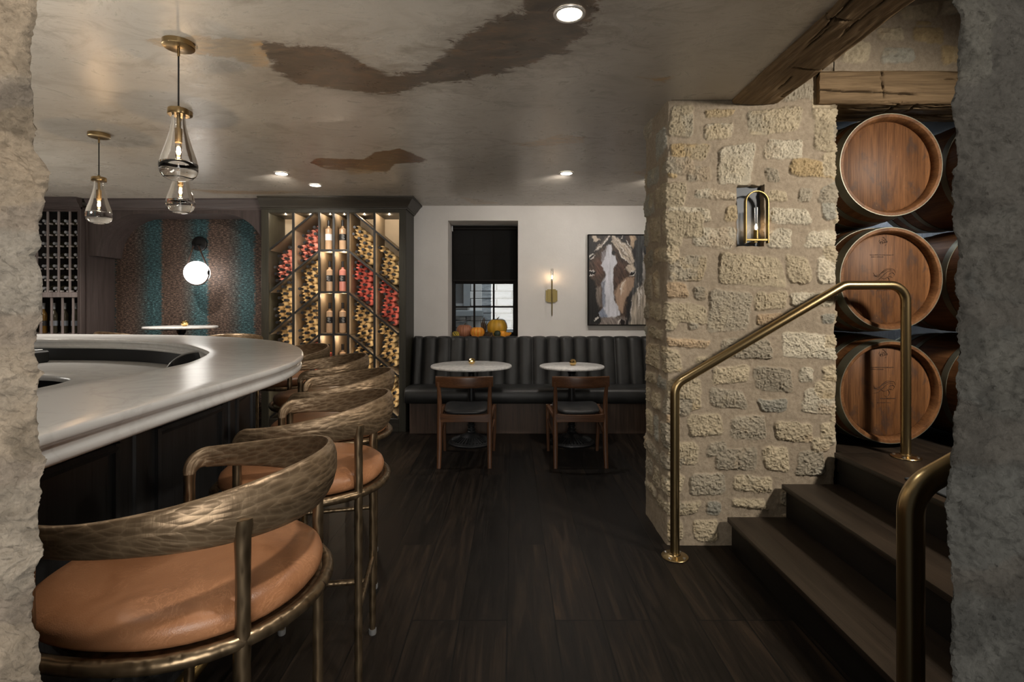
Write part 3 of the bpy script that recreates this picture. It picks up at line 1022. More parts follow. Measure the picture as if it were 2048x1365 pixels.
b = MB().box(1.78, 3.4, 3.2, 4.1, CEIL - 0.01, CEIL + 0.1)
structure(b.build('ceiling_alcove', M['slate'], smooth=0), 'slate ceiling of the barrel alcove')
b = MB().box(3.4, 3.5, 0.3, 4.1, 0, 3.6)
structure(b.build('wall_stair', M['wall'], smooth=0), 'side wall of the stair well')
b = MB().box(1.24, 3.5, 0.3, 3.2, 3.6, 3.7)
structure(b.build('ceiling_stair', M['wall'], smooth=0), 'high ceiling over the stairs')
b = MB().box(1.235, 1.30, 0.75, 2.86, 2.69, 3.6)
structure(b.build('wall_beam', M['wall'], smooth=0), 'wall above the timber beam')


# ---- timbers -----------------------------------------------------------------------------------------------------
def timber(name, x0, x1, y0, y1, z0, z1, along, seed, label, gap=0.0):
    """hewn beam with checks; wrapped grid around four sides"""
    L = (y1 - y0) if along == 'Y' else (x1 - x0)
    w_ = (x1 - x0) if along == 'Y' else (y1 - y0)
    h_ = z1 - z0
    per = 2 * (w_ + h_)
    us = np.arange(0, L + 0.006, 0.008)
    ss = np.linspace(0, per, int(per / 0.006))
    U, V = np.meshgrid(us, ss)
    q = V
    a = np.where(q < w_, q, np.where(q < w_ + h_, w_, np.where(q < 2 * w_ + h_, 2 * w_ + h_ - q, 0)))
    c = np.where(q < w_, 0, np.where(q < w_ + h_, q - w_, np.where(q < 2 * w_ + h_, h_, per - q)))
    na = np.where(q < w_, 0, np.where(q < w_ + h_, 1, np.where(q < 2 * w_ + h_, 0, -1.0)))
    nc = np.where(q < w_, -1.0, np.where(q < w_ + h_, 0, np.where(q < 2 * w_ + h_, 1.0, 0)))
    Hh = (fbm(U * 3 + seed, V * 9, seed) - 0.5) * 0.022 + (fbm(U * 12, V * 60, seed) - 0.5) * 0.008
    col = np.ones(U.shape + (3,))
    rnd = random.Random(seed)
    for k in range(int(L * 40)):
        u0, v0, ln = rnd.uniform(0, L), rnd.uniform(0, per), rnd.uniform(0.06, 0.34)
        cross = rnd.random() < 0.3
        if cross:
            ln *= 0.3
            d = np.abs(U - u0 - (V - v0) * 0.12 - (fbm(V * 20, U * 0, k) - 0.5) * 0.02)
            e = np.abs(V - v0) - ln
        else:
            d = np.abs(V - v0 - (U - u0) * rnd.uniform(-0.12, 0.12) - (fbm(U * 14, V * 0, k) - 0.5) * 0.012)
            e = np.abs(U - u0) - ln
        wd = rnd.uniform(0.003, 0.009)
        m = sstep(wd, wd * 0.3, d) * sstep(0.02, -0.05, e)
        Hh = Hh - m * 0.016
        col = col * (1 - 0.8 * m[..., None])
    cr = np.minimum(np.minimum(np.abs(q), np.abs(q - w_)), np.minimum(np.abs(q - w_ - h_), np.abs(q - 2 * w_ - h_)))
    cr = np.minimum(cr, np.abs(per - q))
    Hh = Hh - np.clip(1 - cr / 0.02, 0, 1) ** 2 * 0.012
    A = a + na * Hh
    Cc = c + nc * Hh
    if along == 'Y':
        P = np.stack([x0 + A, y0 + U, z0 + Cc], -1)
    else:
        P = np.stack([x0 + U, y0 + A, z0 + Cc], -1)
    uv = np.stack([U, V], -1)
    e = MB()
    for k in (0, -1):
        ring = P[:, k]
        e.add([tuple(p) for p in ring], [tuple(range(len(ring)))])
    o = grid_object(name, P, M['timber'], col, uv, extra=e)
    return structure(o, label)


timber('trim_1', 1.205, 1.465, 0.75, 2.885, 2.425, 2.69, 'Y', 4, 'heavy hewn timber beam along the ceiling edge over the stairs')
timber('trim_2', 1.686, 3.38, 2.880, 3.19, 2.432, 2.612, 'X', 9, 'old timber lintel over the barrel alcove')


# ---- the stone opening the photograph looks through ----------------------------------------------------------------
def edge_wall(name, side, pts, seed, label, tint):
    """rubble wall face at depth .62 whose ragged inner edge follows (pixel x, pixel y) pts"""
    D = 0.62
    zz = [EYE - (v - HOR) * D / F for u, v in pts]
    xx = [(u - 1024) * D / F for u, v in pts]
    za = axis((-0.0, 0.86, 0.02), (0.86, 1.72, 0.0016), (1.72, 3.55, 0.03))
    edge = np.interp(za, zz[::-1], xx[::-1])
    edge = edge + (fbm(za * 34, 0.2, seed, 5, 0.6) - 0.5) * 0.010 + (fbm(za * 130, 0.2, seed, 3, 0.6) - 0.5) * 0.0035
    # s: distance from the edge; positive on the front face away from the opening, negative along the jamb
    sa = axis((-0.20, -0.02, 0.012), (-0.02, 0.13, 0.0016), (0.13, 2.7, 0.06))
    S, Z = np.meshgrid(sa, za)
    E = np.repeat(edge[:, None], len(sa), 1)
    stones = random_courses(-0.02, 0.6, 0.0, 3.5, seed, 0.10, 0.19)
    H, C = stone_layer(S * 1.0, Z, stones, seed, amp=0.010)
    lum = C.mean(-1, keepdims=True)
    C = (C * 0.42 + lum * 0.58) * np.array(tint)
    bl = sstep(0.52, 0.64, fbm(S * 13, Z * 13, seed + 9, 4, 0.6))[..., None]
    C = C * (1 - 0.30 * bl)
    H = H * 0.45 + (fbm(S * 30, Z * 30, seed, 4, 0.6) - 0.5) * 0.020 + (fbm(S * 140, Z * 140, seed, 4, 0.65) - 0.5) * 0.011 - np.abs(fbm(S * 50, Z * 50, seed + 3, 4, 0.6) - 0.5) * 0.003
    jam = np.clip(-S, 0, None)
    rnd_ = np.clip(1 - np.abs(S) / 0.012, 0, 1) ** 2 * 0.004
    sgn = -1 if side == 'L' else 1
    X = E + sgn * np.where(S > 0, S, jam * 1.05)
    Y = D + np.where(S > 0, 0, jam * 0.9) - np.where(S >= 0, H, H * 0.5) + rnd_
    X = X + sgn * np.where(S < 0, -H * 0.25, 0)
    P = np.stack([X, Y, Z], -1)
    if side == 'R':
        P = P[:, ::-1]
        C = C[:, ::-1]
    return structure(grid_object(name, P, M['stone_near'], C), label)


LE = [(80, -400), (74, 0), (70, 40), (61, 85), (59, 130), (60, 200), (64, 250), (68, 300), (84, 322), (94, 347), (86, 372), (79, 400), (79, 428), (72, 445), (78, 480), (80, 495), (68, 512), (74, 532), (80, 556), (81, 600),
      (80, 640), (70, 662), (68, 690), (72, 715), (79, 750), (70, 790), (69, 850), (80, 925), (79, 985), (76, 1010), (74, 1060), (78, 1110), (66, 1160), (57, 1248), (77, 1275), (82, 1365), (80, 1700)]
RE = [(1915, -400), (1912, 0), (1925, 35), (1921, 75), (1918, 150), (1909, 210), (1916, 260), (1922, 320), (1911, 360), (1913, 440), (1918, 470), (1916, 560), (1922, 640), (1926, 700), (1920, 770), (1912, 830), (1913, 880),
      (1900, 940), (1896, 1020), (1899, 1080), (1912, 1160), (1906, 1230), (1902, 1300), (1908, 1365), (1905, 1700)]
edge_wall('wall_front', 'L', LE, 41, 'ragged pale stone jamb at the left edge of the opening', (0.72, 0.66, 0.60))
edge_wall('wall_front.001', 'R', RE, 57, 'ragged grey stone jamb at the right edge of the opening', (0.225, 0.225, 0.218))  # grey stone; tint lowered further, putting its dimmer light into the colour
# ================================================================== BAR
NP = 240
outer = catmull([(-0.886, 0.815), (-0.902, 0.994), (-0.911, 1.119), (-0.925, 1.409), (-0.936, 1.768), (-0.953, 2.178), (-1.005, 2.486), (-1.110, 2.803), (-1.315, 3.240), (-1.620, 3.690),
                 (-2.040, 4.080), (-2.446, 4.330), (-2.98, 4.540), (-3.76, 4.640), (-4.30, 4.665), (-5.35, 4.675)], NP)
inner = catmull([(-1.372, 0.815), (-1.376, 1.10), (-1.388, 1.537), (-1.392, 1.849), (-1.408, 2.149), (-1.446, 2.374), (-1.590, 2.745), (-1.735, 2.97), (-2.100, 3.378), (-2.571, 3.738), (-3.078, 3.930),
                 (-3.567, 3.960), (-4.3, 3.97), (-5.35, 3.975)], NP)


def normals(p):
    t_ = np.gradient(p, axis=0)
    t_ /= np.linalg.norm(t_, axis=1)[:, None]
    return np.stack([t_[:, 1], -t_[:, 0]], 1)     # to the right of the direction of travel = outwards here


def path_offset(p, d, n=NP):
    q = p + normals(p) * d
    return q


def clean(q, n):
    L = np.concatenate([[0], np.cumsum(np.linalg.norm(np.diff(q, axis=0), axis=1))])
    s = np.linspace(0, L[-1], n)
    return np.stack([np.interp(s, L, q[:, k]) for k in range(2)], 1)


no, ni = normals(outer), normals(inner)
EDGE = [(0.0, 1.070), (0.006, 1.0685), (0.010, 1.064), (0.0105, 1.052), (0.008, 1.0475), (0.003, 1.0455), (0.0, 1.040), (-0.003, 1.030), (-0.003, 1.024), (0.001, 1.020), (0.003, 1.016), (0.003, 1.008),
        (0.0, 1.002), (-0.006, 0.9985), (-0.045, 0.998)]
rows = []
for dn, z in EDGE[::-1]:
    rows.append(np.concatenate([inner - ni * (dn - 0.010), np.full((NP, 1), z)], 1))
for k in range(1, 8):
    f = k / 8
    rows.append(np.concatenate([(inner + ni * 0.010) * (1 - f) + (outer - no * 0.010) * f, np.full((NP, 1), 1.070)], 1))
for dn, z in EDGE:
    rows.append(np.concatenate([outer + no * (dn - 0.010), np.full((NP, 1), z)], 1))
P = np.stack(rows, 1)          # along path, across section (closed underneath)
ctr = empty('bar_counter', 'curved bar with white quartz top and black panelled front', 'bar', (0, 0, 0))
e = MB()
for k in (0, -1):
    e.add([tuple(p) for p in P[k]], [tuple(range(P.shape[1]))])
worktop = grid_object('worktop', P, M['quartz'], parent=ctr, closed_u=True, extra=e)

base = clean(path_offset(outer, -0.255), NP)
nb = normals(base)


def band(path, nrm, prof, i0=0, i1=None, caps=True):
    """profile (offset, z) swept along path[i0:i1]; profile is a closed loop"""
    b = MB()
    i1 = len(path) if i1 is None else i1
    rings = []
    for i in range(i0, i1):
        rings.append([(path[i, 0] + nrm[i, 0] * o, path[i, 1] + nrm[i, 1] * o, z) for o, z in prof])
    b.loft(rings, True, caps)
    return b


bb = band(base, nb, [(0, 0.0), (0, 0.997), (-0.03, 0.997), (-0.03, 0.0)])
bb.build('front_panelling', M['barwood'], ctr)
bb = band(base, nb, [(0.001, 0.0), (0.018, 0.0), (0.018, 0.10), (0.010, 0.115), (0.001, 0.12)])
bb.build('plinth', M['barwood'], ctr)
bb = band(base, nb, [(0.001, 0.94), (0.012, 0.945), (0.020, 0.965), (0.034, 0.985), (0.040, 0.997), (0.001, 0.997)])
bb.build('cornice', M['barwood'], ctr)
# raised panel mouldings
sl = np.concatenate([[0], np.cumsum(np.linalg.norm(np.diff(base, axis=0), axis=1))])
s_at = lambda x: int(np.clip(np.searchsorted(sl, x), 0, NP - 1))
starts = [0.0, 0.36, 0.97, 1.56, 2.16, 2.76, 3.36, 3.96]
for k, s0 in enumerate(starts):
    s1 = s0 + (0.42 if k else 0.2)
    i0, i1 = s_at(s0), s_at(s1)
    mb = MB()
    for za_, zb_ in ((0.19, 0.215), (0.885, 0.91)):
        mb.loft([[(base[i, 0] + nb[i, 0] * o, base[i, 1] + nb[i, 1] * o, z) for o, z in ((0.0, za_), (0.012, za_), (0.016, (za_ + zb_) / 2), (0.008, zb_), (0.0, zb_))] for i in range(i0, i1 + 1)])
    for i in (i0, i1):
        tdir = Vector((-nb[i, 1], nb[i, 0], 0))
        nrm = Vector((nb[i, 0], nb[i, 1], 0))
        c0 = Vector((base[i, 0], base[i, 1], 0))
        ring = []
        for a, o in ((-0.012, 0.0), (-0.012, 0.012), (0.0, 0.016), (0.012, 0.008), (0.012, 0.0)):
            ring.append(c0 + tdir * a + nrm * o)
        mb.loft([[p + Vector((0, 0, z)) for p in ring] for z in (0.19, 0.91)])
    mb.build('panel_moulding', M['barwood'], ctr)
# pilaster strips between the panels
for s0 in (0.885, 1.50, 2.66):
    i = s_at(s0)
    mb = MB()
    tdir, nrm, c0 = Vector((-nb[i, 1], nb[i, 0], 0)), Vector((nb[i, 0], nb[i, 1], 0)), Vector((base[i, 0], base[i, 1], 0))
    mb.loft([[c0 + tdir * a + nrm * o + Vector((0, 0, z)) for a, o in ((-0.035, 0), (-0.03, 0.008), (0.03, 0.008), (0.035, 0))] for z in (0.12, 0.94)])
    mb.build('pilaster', M['barwood'], ctr)

# inside of the bar
inn = clean(path_offset(inner, 0.07), NP)
nin = normals(inn)
band(inn, nin, [(0, 0.0), (0, 0.997), (0.03, 0.997), (0.03, 0.0)]).build('inner_panel', M['black'], ctr)

# lower work counter: a ring between the inner panel and the bartender's aisle
LZ = 0.905
low_out = clean(path_offset(inner, 0.06), NP)
aisle = catmull([(-2.35, 0.9), (-2.36, 1.6), (-2.37, 2.3), (-2.385, 2.62), (-2.43, 2.86), (-2.54, 3.03), (-2.78, 3.16), (-3.15, 3.215), (-3.8, 3.23), (-5.35, 3.235)], NP)
nl, na_ = normals(low_out), normals(aisle)
rows = []
LED = [(-0.03, LZ - 0.04), (0.0, LZ - 0.035), (0.004, LZ - 0.02), (0.004, LZ - 0.004), (0.0, LZ)]
for dn, z in LED:
    rows.append(np.concatenate([aisle - na_ * dn, np.full((NP, 1), z)], 1))
for k in range(1, 7):
    f = k / 6
    rows.append(np.concatenate([aisle * (1 - f) + low_out * f, np.full((NP, 1), LZ)], 1))
P = np.stack(rows, 1)
lc = empty('work_counter', 'lower pale stone work counter inside the curved bar', 'counter', (0, 0, 0))
grid_object('worktop', P, M['quartz'], parent=lc)
ai2 = clean(path_offset(aisle, 0.05), NP)
na2 = normals(ai2)
band(ai2, na2, [(0, 0.0), (0, LZ - 0.045), (0.02, LZ - 0.045), (0.02, 0.0)]).build('cabinet_front', M['black'], lc)

# black curved guard with a bright rim at the tip of the inner edge
gd = empty('splash_guard', 'curved glossy black splash guard with a chrome rim at the bar end', 'splash guard', (0, 0, 0))
gp = [at(334, 735, 3.02), at(341, 726, 3.03), at(352, 717, 3.03), at(366, 709.5, 3.02), at(382, 705, 3.0), at(396, 703.5, 2.97)]
gc = catmull([tuple(p) for p in gp], 24)
mb = MB()
mb.loft([[tuple(p), tuple(p + np.array((0.012, -0.012, -0.004))), (p[0] + 0.045, p[1] - 0.03, max(LZ + 0.002, p[2] - 0.075)), (p[0] + 0.030, p[1] - 0.02, max(LZ + 0.002, p[2] - 0.075))] for p in gc])
mb.build('guard', M['gloss_black'], gd)
MB().tube([tuple(p) for p in gc], 0.0035, 8).build('rim', M['steel'], gd)
# black speed rail box on the far left of the lower counter
sr = empty('ice_bin', 'black bin with a steel lip on the lower counter inside the bar', 'bin', (0, 0, 0))
p = at(66, 690, 3.86)
MB().box(-3.95, -3.40, 3.70, 3.88, LZ + 0.001, 0.992, 0.01).build('body', M['black'], sr)
MB().box(-3.96, -3.46, 3.69, 3.89, 0.993, 1.0, 0.003).build('lip', M['steel'], sr)

# brass foot rail
fr = empty('foot_rail', 'polished brass foot rail along the bottom of the bar', 'foot rail', (0, 0, 0))
frp = clean(path_offset(outer, -0.075), NP)
MB().tube([(p[0], p[1], 0.165) for p in frp[2:150]], 0.024, 14).build('rail', M['brass_bright'], fr)
for s0 in (0.05, 0.62, 1.35, 2.1, 2.9):
    i = int(s0 / 0.0321) + 4
    i = min(i, 148)
    n2 = normals(frp)[i]
    c0 = Vector((frp[i, 0], frp[i, 1], 0.165))
    w_ = c0 - Vector((n2[0], n2[1], 0)) * 0.163
    MB().tube([c0, w_], 0.011, 10).tube([w_ + Vector((n2[0], n2[1], 0)) * 0.012, w_], 0.020, 16).build('bracket', M['brass_bright'], fr)

# ================================================================== STOOLS
RING_Z, SR = 0.70, 0.262
FOOT = 0.0


TIP = 118


def seat_r(k, n):
    a = 2 * PI * k / n
    c, s_ = math.cos(a), math.sin(a)
    ax_, bx_, e_ = (0.262, 0.265, 2.1) if c > 0 else (0.305, 0.265, 2.5)
    return (abs(c / ax_) ** e_ + abs(s_ / bx_) ** e_) ** (-1 / e_)


def stool_band():
    """carved back band: shell round the back, arms that bend down into the front legs"""
    phis = np.linspace(-TIP, TIP, 91)
    secs = []          # centre, tangent, up, out, half height, half thickness

    def C(phi):
        a = math.radians(phi)
        k = math.cos(a * 0.5) ** 1.0
        w = (0.5 + 0.5 * math.cos(math.radians(min(180, abs(phi) * 1.42))))
        hh = 0.0275 + (0.064 - 0.0275) * w
        ztop = 0.938 + 0.066 * w ** 0.9
        r = 0.262 + 0.030 * max(0.0, (abs(phi) - 80) / 40) ** 1.5
        return Vector((r * math.cos(a), r * math.sin(a), ztop - hh)), hh, w
    P_, UV_ = [], []
    pre, post = [], []
    # bend at either end
    for sgn in (-1, 1):
        phi = TIP * sgn
        c, hh, w = C(phi)
        a = math.radians(phi)
        tang = Vector((-math.sin(a), math.cos(a), 0)) * sgn
        out = Vector((math.cos(a), math.sin(a), 0))
        lst = []
        rb = 0.040
        for k in range(1, 9):
            b_ = math.radians(90 * k / 8)
            pos = c + tang * (rb * math.sin(b_)) - Vector((0, 0, rb * (1 - math.cos(b_))))
            up = Vector((0, 0, 1)) * math.cos(b_) + tang * math.sin(b_)
            f = k / 8
            lst.append((pos, up, out, hh * (1 - f) + 0.0145 * f, 0.0078 * (1 - f) + 0.0145 * f, 0.0))
        (pre if sgn < 0 else post).extend(lst)
    mid = []
    for phi in phis:
        c, hh, w = C(phi)
        a = math.radians(phi)
        out = Vector((math.cos(a), math.sin(a), 0))
        mid.append((c, Vector((0, 0, 1)), out, hh, 0.0075 + 0.001 * w, 0.017 * w))
    seq = pre[::-1] + mid + post
    n = 20
    L = 0.0
    rows, uvs = [], []
    for i, (c, up, out, hh, tt, bow) in enumerate(seq):
        if i:
            L += (c - seq[i - 1][0]).length
        row, uvr = [], []
        for k in range(n + 1):
            a = 2 * PI * k / n
            ca, sa_ = math.cos(a), math.sin(a)
            e = 0.62
            x = math.copysign(abs(ca) ** e, ca)
            y = math.copysign(abs(sa_) ** e, sa_)
            # the shell leans outwards with height and bulges at the middle
            off = y * hh
            q_ = off / max(hh, 1e-4)
            lean = bow * (1 - q_ ** 2) + bow * 0.45 * q_
            row.append(tuple(c + up * off + out * (x * tt + lean)))
            uvr.append((L, (Vector(row[-1]) - Vector(row[-2])).length + uvr[-1][1] if k else 0.0))
        rows.append(row)
        uvs.append(uvr)
    return np.array(rows), np.array(uvs), seq


BP, BUV, BSEQ = stool_band()


def make_stool(label):
    t = empty('bar_stool', label, 'bar stool', (0, 0, 0), 0, 'carved bronze bar stools')
    e = MB()
    o = grid_object('back_band', BP, M['hammer'], None, BUV, t)
    # round cushion, slightly squared
    prof = [(0.0, 0.706), (0.225, 0.706), (0.240, 0.710), (0.250, 0.722), (0.252, 0.738), (0.247, 0.752), (0.232, 0.764), (0.205, 0.772), (0.16, 0.778), (0.10, 0.782), (0.0, 0.783)]
    n = 56
    rings = []
    for r, z in prof:
        rings.append([(r / 0.262 * seat_r(k, n) * math.cos(2 * PI * k / n), r / 0.262 * seat_r(k, n) * math.sin(2 * PI * k / n), z) for k in range(n)])
    MB().loft(rings, True, True).build('seat_cushion', M['cognac'], t, 60)
    ring = [(seat_r(k, 64) * math.cos(2 * PI * k / 64), seat_r(k, 64) * math.sin(2 * PI * k / 64), RING_Z - 0.003) for k in range(65)]
    MB().tube(ring, 0.0145, 10, caps=False, wob=0.10, seed=3).lathe([(0.0, 0.693), (0.255, 0.693), (0.255, 0.704), (0.0, 0.704)], 40).build('seat_ring', M['leg'], t, 70)
    # front legs carry on from the arm tips, rear legs carry the band
    fl = [BSEQ[0][0], BSEQ[-1][0]]
    legs = []
    for p in fl:
        legs.append((p.x, p.y, p.z + 0.004, False))
    for s in (-1, 1):
        a = math.radians(45) * s
        legs.append((0.268 * math.cos(a), 0.268 * math.sin(a), 0.925, True))
    for k, (x, y, zt, rear) in enumerate(legs):
        zs = [0.022, 0.15, 0.3, 0.45, 0.6, 0.70, 0.78, 0.84, zt - 0.03, zt - 0.012, zt]
        rs = [0.0120] + [0.0130] * 3 + [0.0138] * 5 + [0.0145, 0.0145]
        if rear:
            rs[-3:] = [0.0150, 0.0185, 0.0185]
        # subdivide for the hammered facets
        pts, rr = [], []
        for i in range(len(zs) - 1):
            m_ = max(1, int((zs[i + 1] - zs[i]) / 0.02))
            for j in range(m_):
                f = j / m_
                pts.append((x, y, zs[i] * (1 - f) + zs[i + 1] * f))
                rr.append(rs[i] * (1 - f) + rs[i + 1] * f)
        pts.append((x, y, zs[-1]))
        rr.append(rs[-1])
        lg = MB().tube(pts, rr, 10, wob=0.10, seed=k).build('leg', M['leg'], t, 70)
        MB().lathe([(0.0, 0.0), (0.014, 0.0), (0.0155, 0.006), (0.0155, 0.022), (0.0, 0.022)], 14, center=(x, y, 0)).build('foot_glide', M['rubber'], lg)
    # stretchers: each side front to back at .31, one across
    def bar(a, b, seed):
        A, B = Vector(a), Vector(b)
        m_ = max(2, int((B - A).length / 0.02))
        return MB().tube([A.lerp(B, i / m_) for i in range(m_ + 1)], 0.0105, 9, wob=0.12, seed=seed)
    (fx0, fy0), (fx1, fy1) = (legs[0][0], legs[0][1]), (legs[1][0], legs[1][1])
    (rx0, ry0), (rx1, ry1) = (legs[2][0], legs[2][1]), (legs[3][0], legs[3][1])
    zS = 0.31
    bar((fx0, fy0, zS), (fx1, fy1, zS), 1).build('stretcher', M['leg'], t, 70)
    bar((rx0, ry0, zS), (rx1, ry1, zS), 2).build('stretcher', M['leg'], t, 70)
    bar(((fx0 + fx1) / 2, 0, zS), ((rx0 + rx1) / 2, 0, zS), 3).build('stretcher', M['leg'], t, 70)
    return t


STOOLS = [
    (-0.690, 1.170, 0.0, 'cognac leather bar stool with carved bronze back band, nearest, beside the left stone jamb'),
    (-0.722, 1.905, 8.0, 'cognac bar stool with carved bronze back band, second from the left stone jamb'),
    (-0.872, 2.600, 14.0, 'bar stool with carved bronze back band, third along the bar, before the wine cabinet'),
    (-1.215, 3.390, 30.0, 'bar stool with carved bronze back band, fourth along the bar, at the counter bend'),
    (-1.760, 4.230, 55.0, 'bar stool mostly hidden behind the far curve of the white counter'),
]
proto = None
for x, y, rz, lab in STOOLS:
    if proto is None:
        proto = make_stool(lab)
        kids = {}
        for o_ in bpy.data.objects:
            if o_.parent is not None:
                kids.setdefault(o_.parent.name, []).append(o_)
        proto.location = (x, y, 0)
        proto.rotation_euler = (0, 0, math.radians(rz))
    else:
        dup(proto, (x, y, 0), math.radians(rz), lab, kids=kids)
for x, y, rz, lab in ((-3.93, 5.40, 200, 'bar stool left of the marble table in the papered alcove'), (-2.76, 5.20, -60, 'bar stool right of the marble table in the papered alcove')):
    dup(proto, (x, y, 0), math.radians(rz), lab, scale=(1.0, 1.0, 1.055), kids=kids)
# ================================================================== WINE CABINET
CY = 5.50
PXM = CY / F                                   # metres per pixel at the face of the cabinet
cx = lambda u: (u - 1024) * PXM
cz = lambda v: EYE - (v - HOR) * PXM
cab = empty('wine_cabinet', 'dark oak wine cabinet with chevron bays of lying bottles', 'wine cabinet', (0, 0, 0))
XL, XR = -2.618, -1.108
IL, IR = cx(537), cx(798)
ZT, ZB = cz(425.5), cz(838)
b = MB()
b.box(XL, IL, CY, CY + 0.03, 0.0, 2.36, 0.003)
b.box(IR, XR, CY, CY + 0.03, 0.0, 2.36, 0.003)
b.box(IL, IR, CY, CY + 0.03, ZT, 2.36)
b.box(XL, IL - 0.01, CY + 0.03, 5.95, 0.0, 2.36)
b.box(IR + 0.01, XR, CY + 0.03, 5.95, 0.0, 2.36)
b.build('carcass', M['cabwood'], cab)
MB().box(IL, IR, CY + 0.004, CY + 0.03, 0.0, ZB, 0.003).build('plinth', M['cabwood_x'], cab)
b = MB()
b.box(IL - 0.01, IR + 0.01, CY + 0.03, 5.94, ZT - 0.002, ZT + 0.03)
b.box(IL - 0.01, IR + 0.01, CY + 0.03, 5.94, ZB - 0.03, ZB)
b.build('inner_shelf', M['cabwood_x'], cab)
MB().box(IL - 0.01, IR + 0.01, 5.925, 5.945, ZB, ZT).build('back_panel', M['cream'], cab)


def crown(prof, xl, xr, yf, yb, left=False, right=True):
    """moulding swept along the front and round the right return; prof: (projection, z) from the wall face"""
    rings = []
    pts = []
    if left:
        pts.append(('l', yb))
    b = MB()
    path = []
    if left:
        path += [((xl, yb), (-1, 0)), ((xl, yf), (-1, -1))]
    else:
        path += [((xl, yf), (0, -1))]
    if right:
        path += [((xr, yf), (1, -1)), ((xr, yb), (1, 0))]
    else:
        path += [((xr, yf), (0, -1))]
    for (x, y), (dx, dy) in path:
        rings.append([(x + dx * o, y + dy * o, z) for o, z in prof])
    return b.loft(rings, True, True)


CPROF = [(-0.02, 2.330), (0.010, 2.330), (0.013, 2.342), (0.022, 2.346), (0.024, 2.352), (0.034, 2.366), (0.050, 2.384), (0.062, 2.404), (0.078, 2.420), (0.082, 2.428), (0.094, 2.432), (0.095, 2.449), (-0.02, 2.449)]
crown(CPROF, XL, XR, CY, 5.948).build('crown_moulding', M['cabwood_x'], cab)
DZ = [cz(v) for v in (501, 585, 669.6, 754)]
cols = [IL, cx(586), cx(638), cx(667), cx(696), cx(748.6), IR]
for k in range(1, 6):
    dv = MB().box(cols[k] - 0.011, cols[k] + 0.011, CY + 0.002, CY + 0.022, ZB, ZT).build('divider', M['divider'], cab)
    MB().box(cols[k] - 0.009, cols[k] + 0.009, CY + 0.0225, 5.92, ZB, ZT).build('liner', M['liner'], dv)
for k in (2, 3):
    for z in DZ:
        sh_ = MB().box(cols[k] + 0.011, cols[k + 1] - 0.011, CY + 0.003, CY + 0.022, z - 0.011, z + 0.011).build('shelf', M['divider'], cab)
        MB().box(cols[k] + 0.0095, cols[k + 1] - 0.0095, CY + 0.0225, 5.92, z - 0.010, z + 0.010).build('liner', M['liner'], sh_)
SL = math.tan(math.radians(39.7))
PITCH = 0.4395
ZC = 2.337                                      # apex height of the uppermost slope


def slope_z(side, x, k):
    return (ZC - k * PITCH) - (abs(x - (cols[2] if side < 0 else cols[4])) * SL)


for side in (-1, 1):
    for c in ((0, 1) if side < 0 else (4, 5)):
        xa, xb = cols[c] + 0.011, cols[c + 1] - 0.011
        for k in range(5):
            za_, zb_ = slope_z(side, xa, k), slope_z(side, xb, k)
            # clip to the opening
            def clip(x0, z0, x1, z1, lim, top):
                if top:
                    if z0 > lim and z1 > lim:
                        return None
                    if z0 > lim:
                        f = (lim - z0) / (z1 - z0)
                        return x0 + (x1 - x0) * f, lim, x1, z1
                    if z1 > lim:
                        f = (lim - z1) / (z0 - z1)
                        return x0, z0, x1 + (x0 - x1) * f, lim
                else:
                    if z0 < lim and z1 < lim:
                        return None
                    if z0 < lim:
                        f = (lim - z0) / (z1 - z0)
                        return x0 + (x1 - x0) * f, lim, x1, z1
                    if z1 < lim:
                        f = (lim - z1) / (z0 - z1)
                        return x0, z0, x1 + (x0 - x1) * f, lim
                return x0, z0, x1, z1
            r = clip(xa, za_, xb, zb_, ZT - 0.012, True)
            r = r and clip(*r, ZB + 0.012, False)
            if not r or r[2] - r[0] < 0.02:
                continue
            x0, z0, x1, z1 = r
            MB().prism([(x0, z0 - 0.0115), (x1, z1 - 0.0115), (x1, z1 + 0.0115), (x0, z0 + 0.0115)], CY + 0.004, CY + 0.024).build('slanted_shelf', M['divider'], cab)
            MB().prism([(x0, z0 - 0.010), (x1, z1 - 0.010), (x1, z1 + 0.010), (x0, z0 + 0.010)], CY + 0.0245, 5.92).build('slanted_board', M['liner_dark'], cab)


# ---- bottles ------------------------------------------------------------------------------------
def bottle_profile(r=0.0375, h=0.30):
    return [(0.0, 0.004), (r * 0.8, 0.0), (r * 0.96, 0.003), (r, 0.012), (r, h * 0.60), (r * 0.95, h * 0.645), (r * 0.74, h * 0.685), (0.0165, h * 0.735), (0.0135, h * 0.78), (0.0130, h * 0.93)]


def lying_bottle(label, group, m):
    t = empty('wine_bottle', label, 'wine bottle', (0, 0, 0), 0, group)
    R = Matrix.Rotation(PI / 2, 4, 'X')          # z -> -y : neck towards the room
    MB().lathe(bottle_profile(0.0348), 20, R).build('glass', m, t, 50)
    MB().lathe([(0.0128, 0.245), (0.0152, 0.246), (0.0155, 0.318), (0.014, 0.322), (0.0, 0.322)], 14, R).build('capsule', M['cap'], t, 50)
    return t


def kids_of(root):
    return {root.name: children(root)}


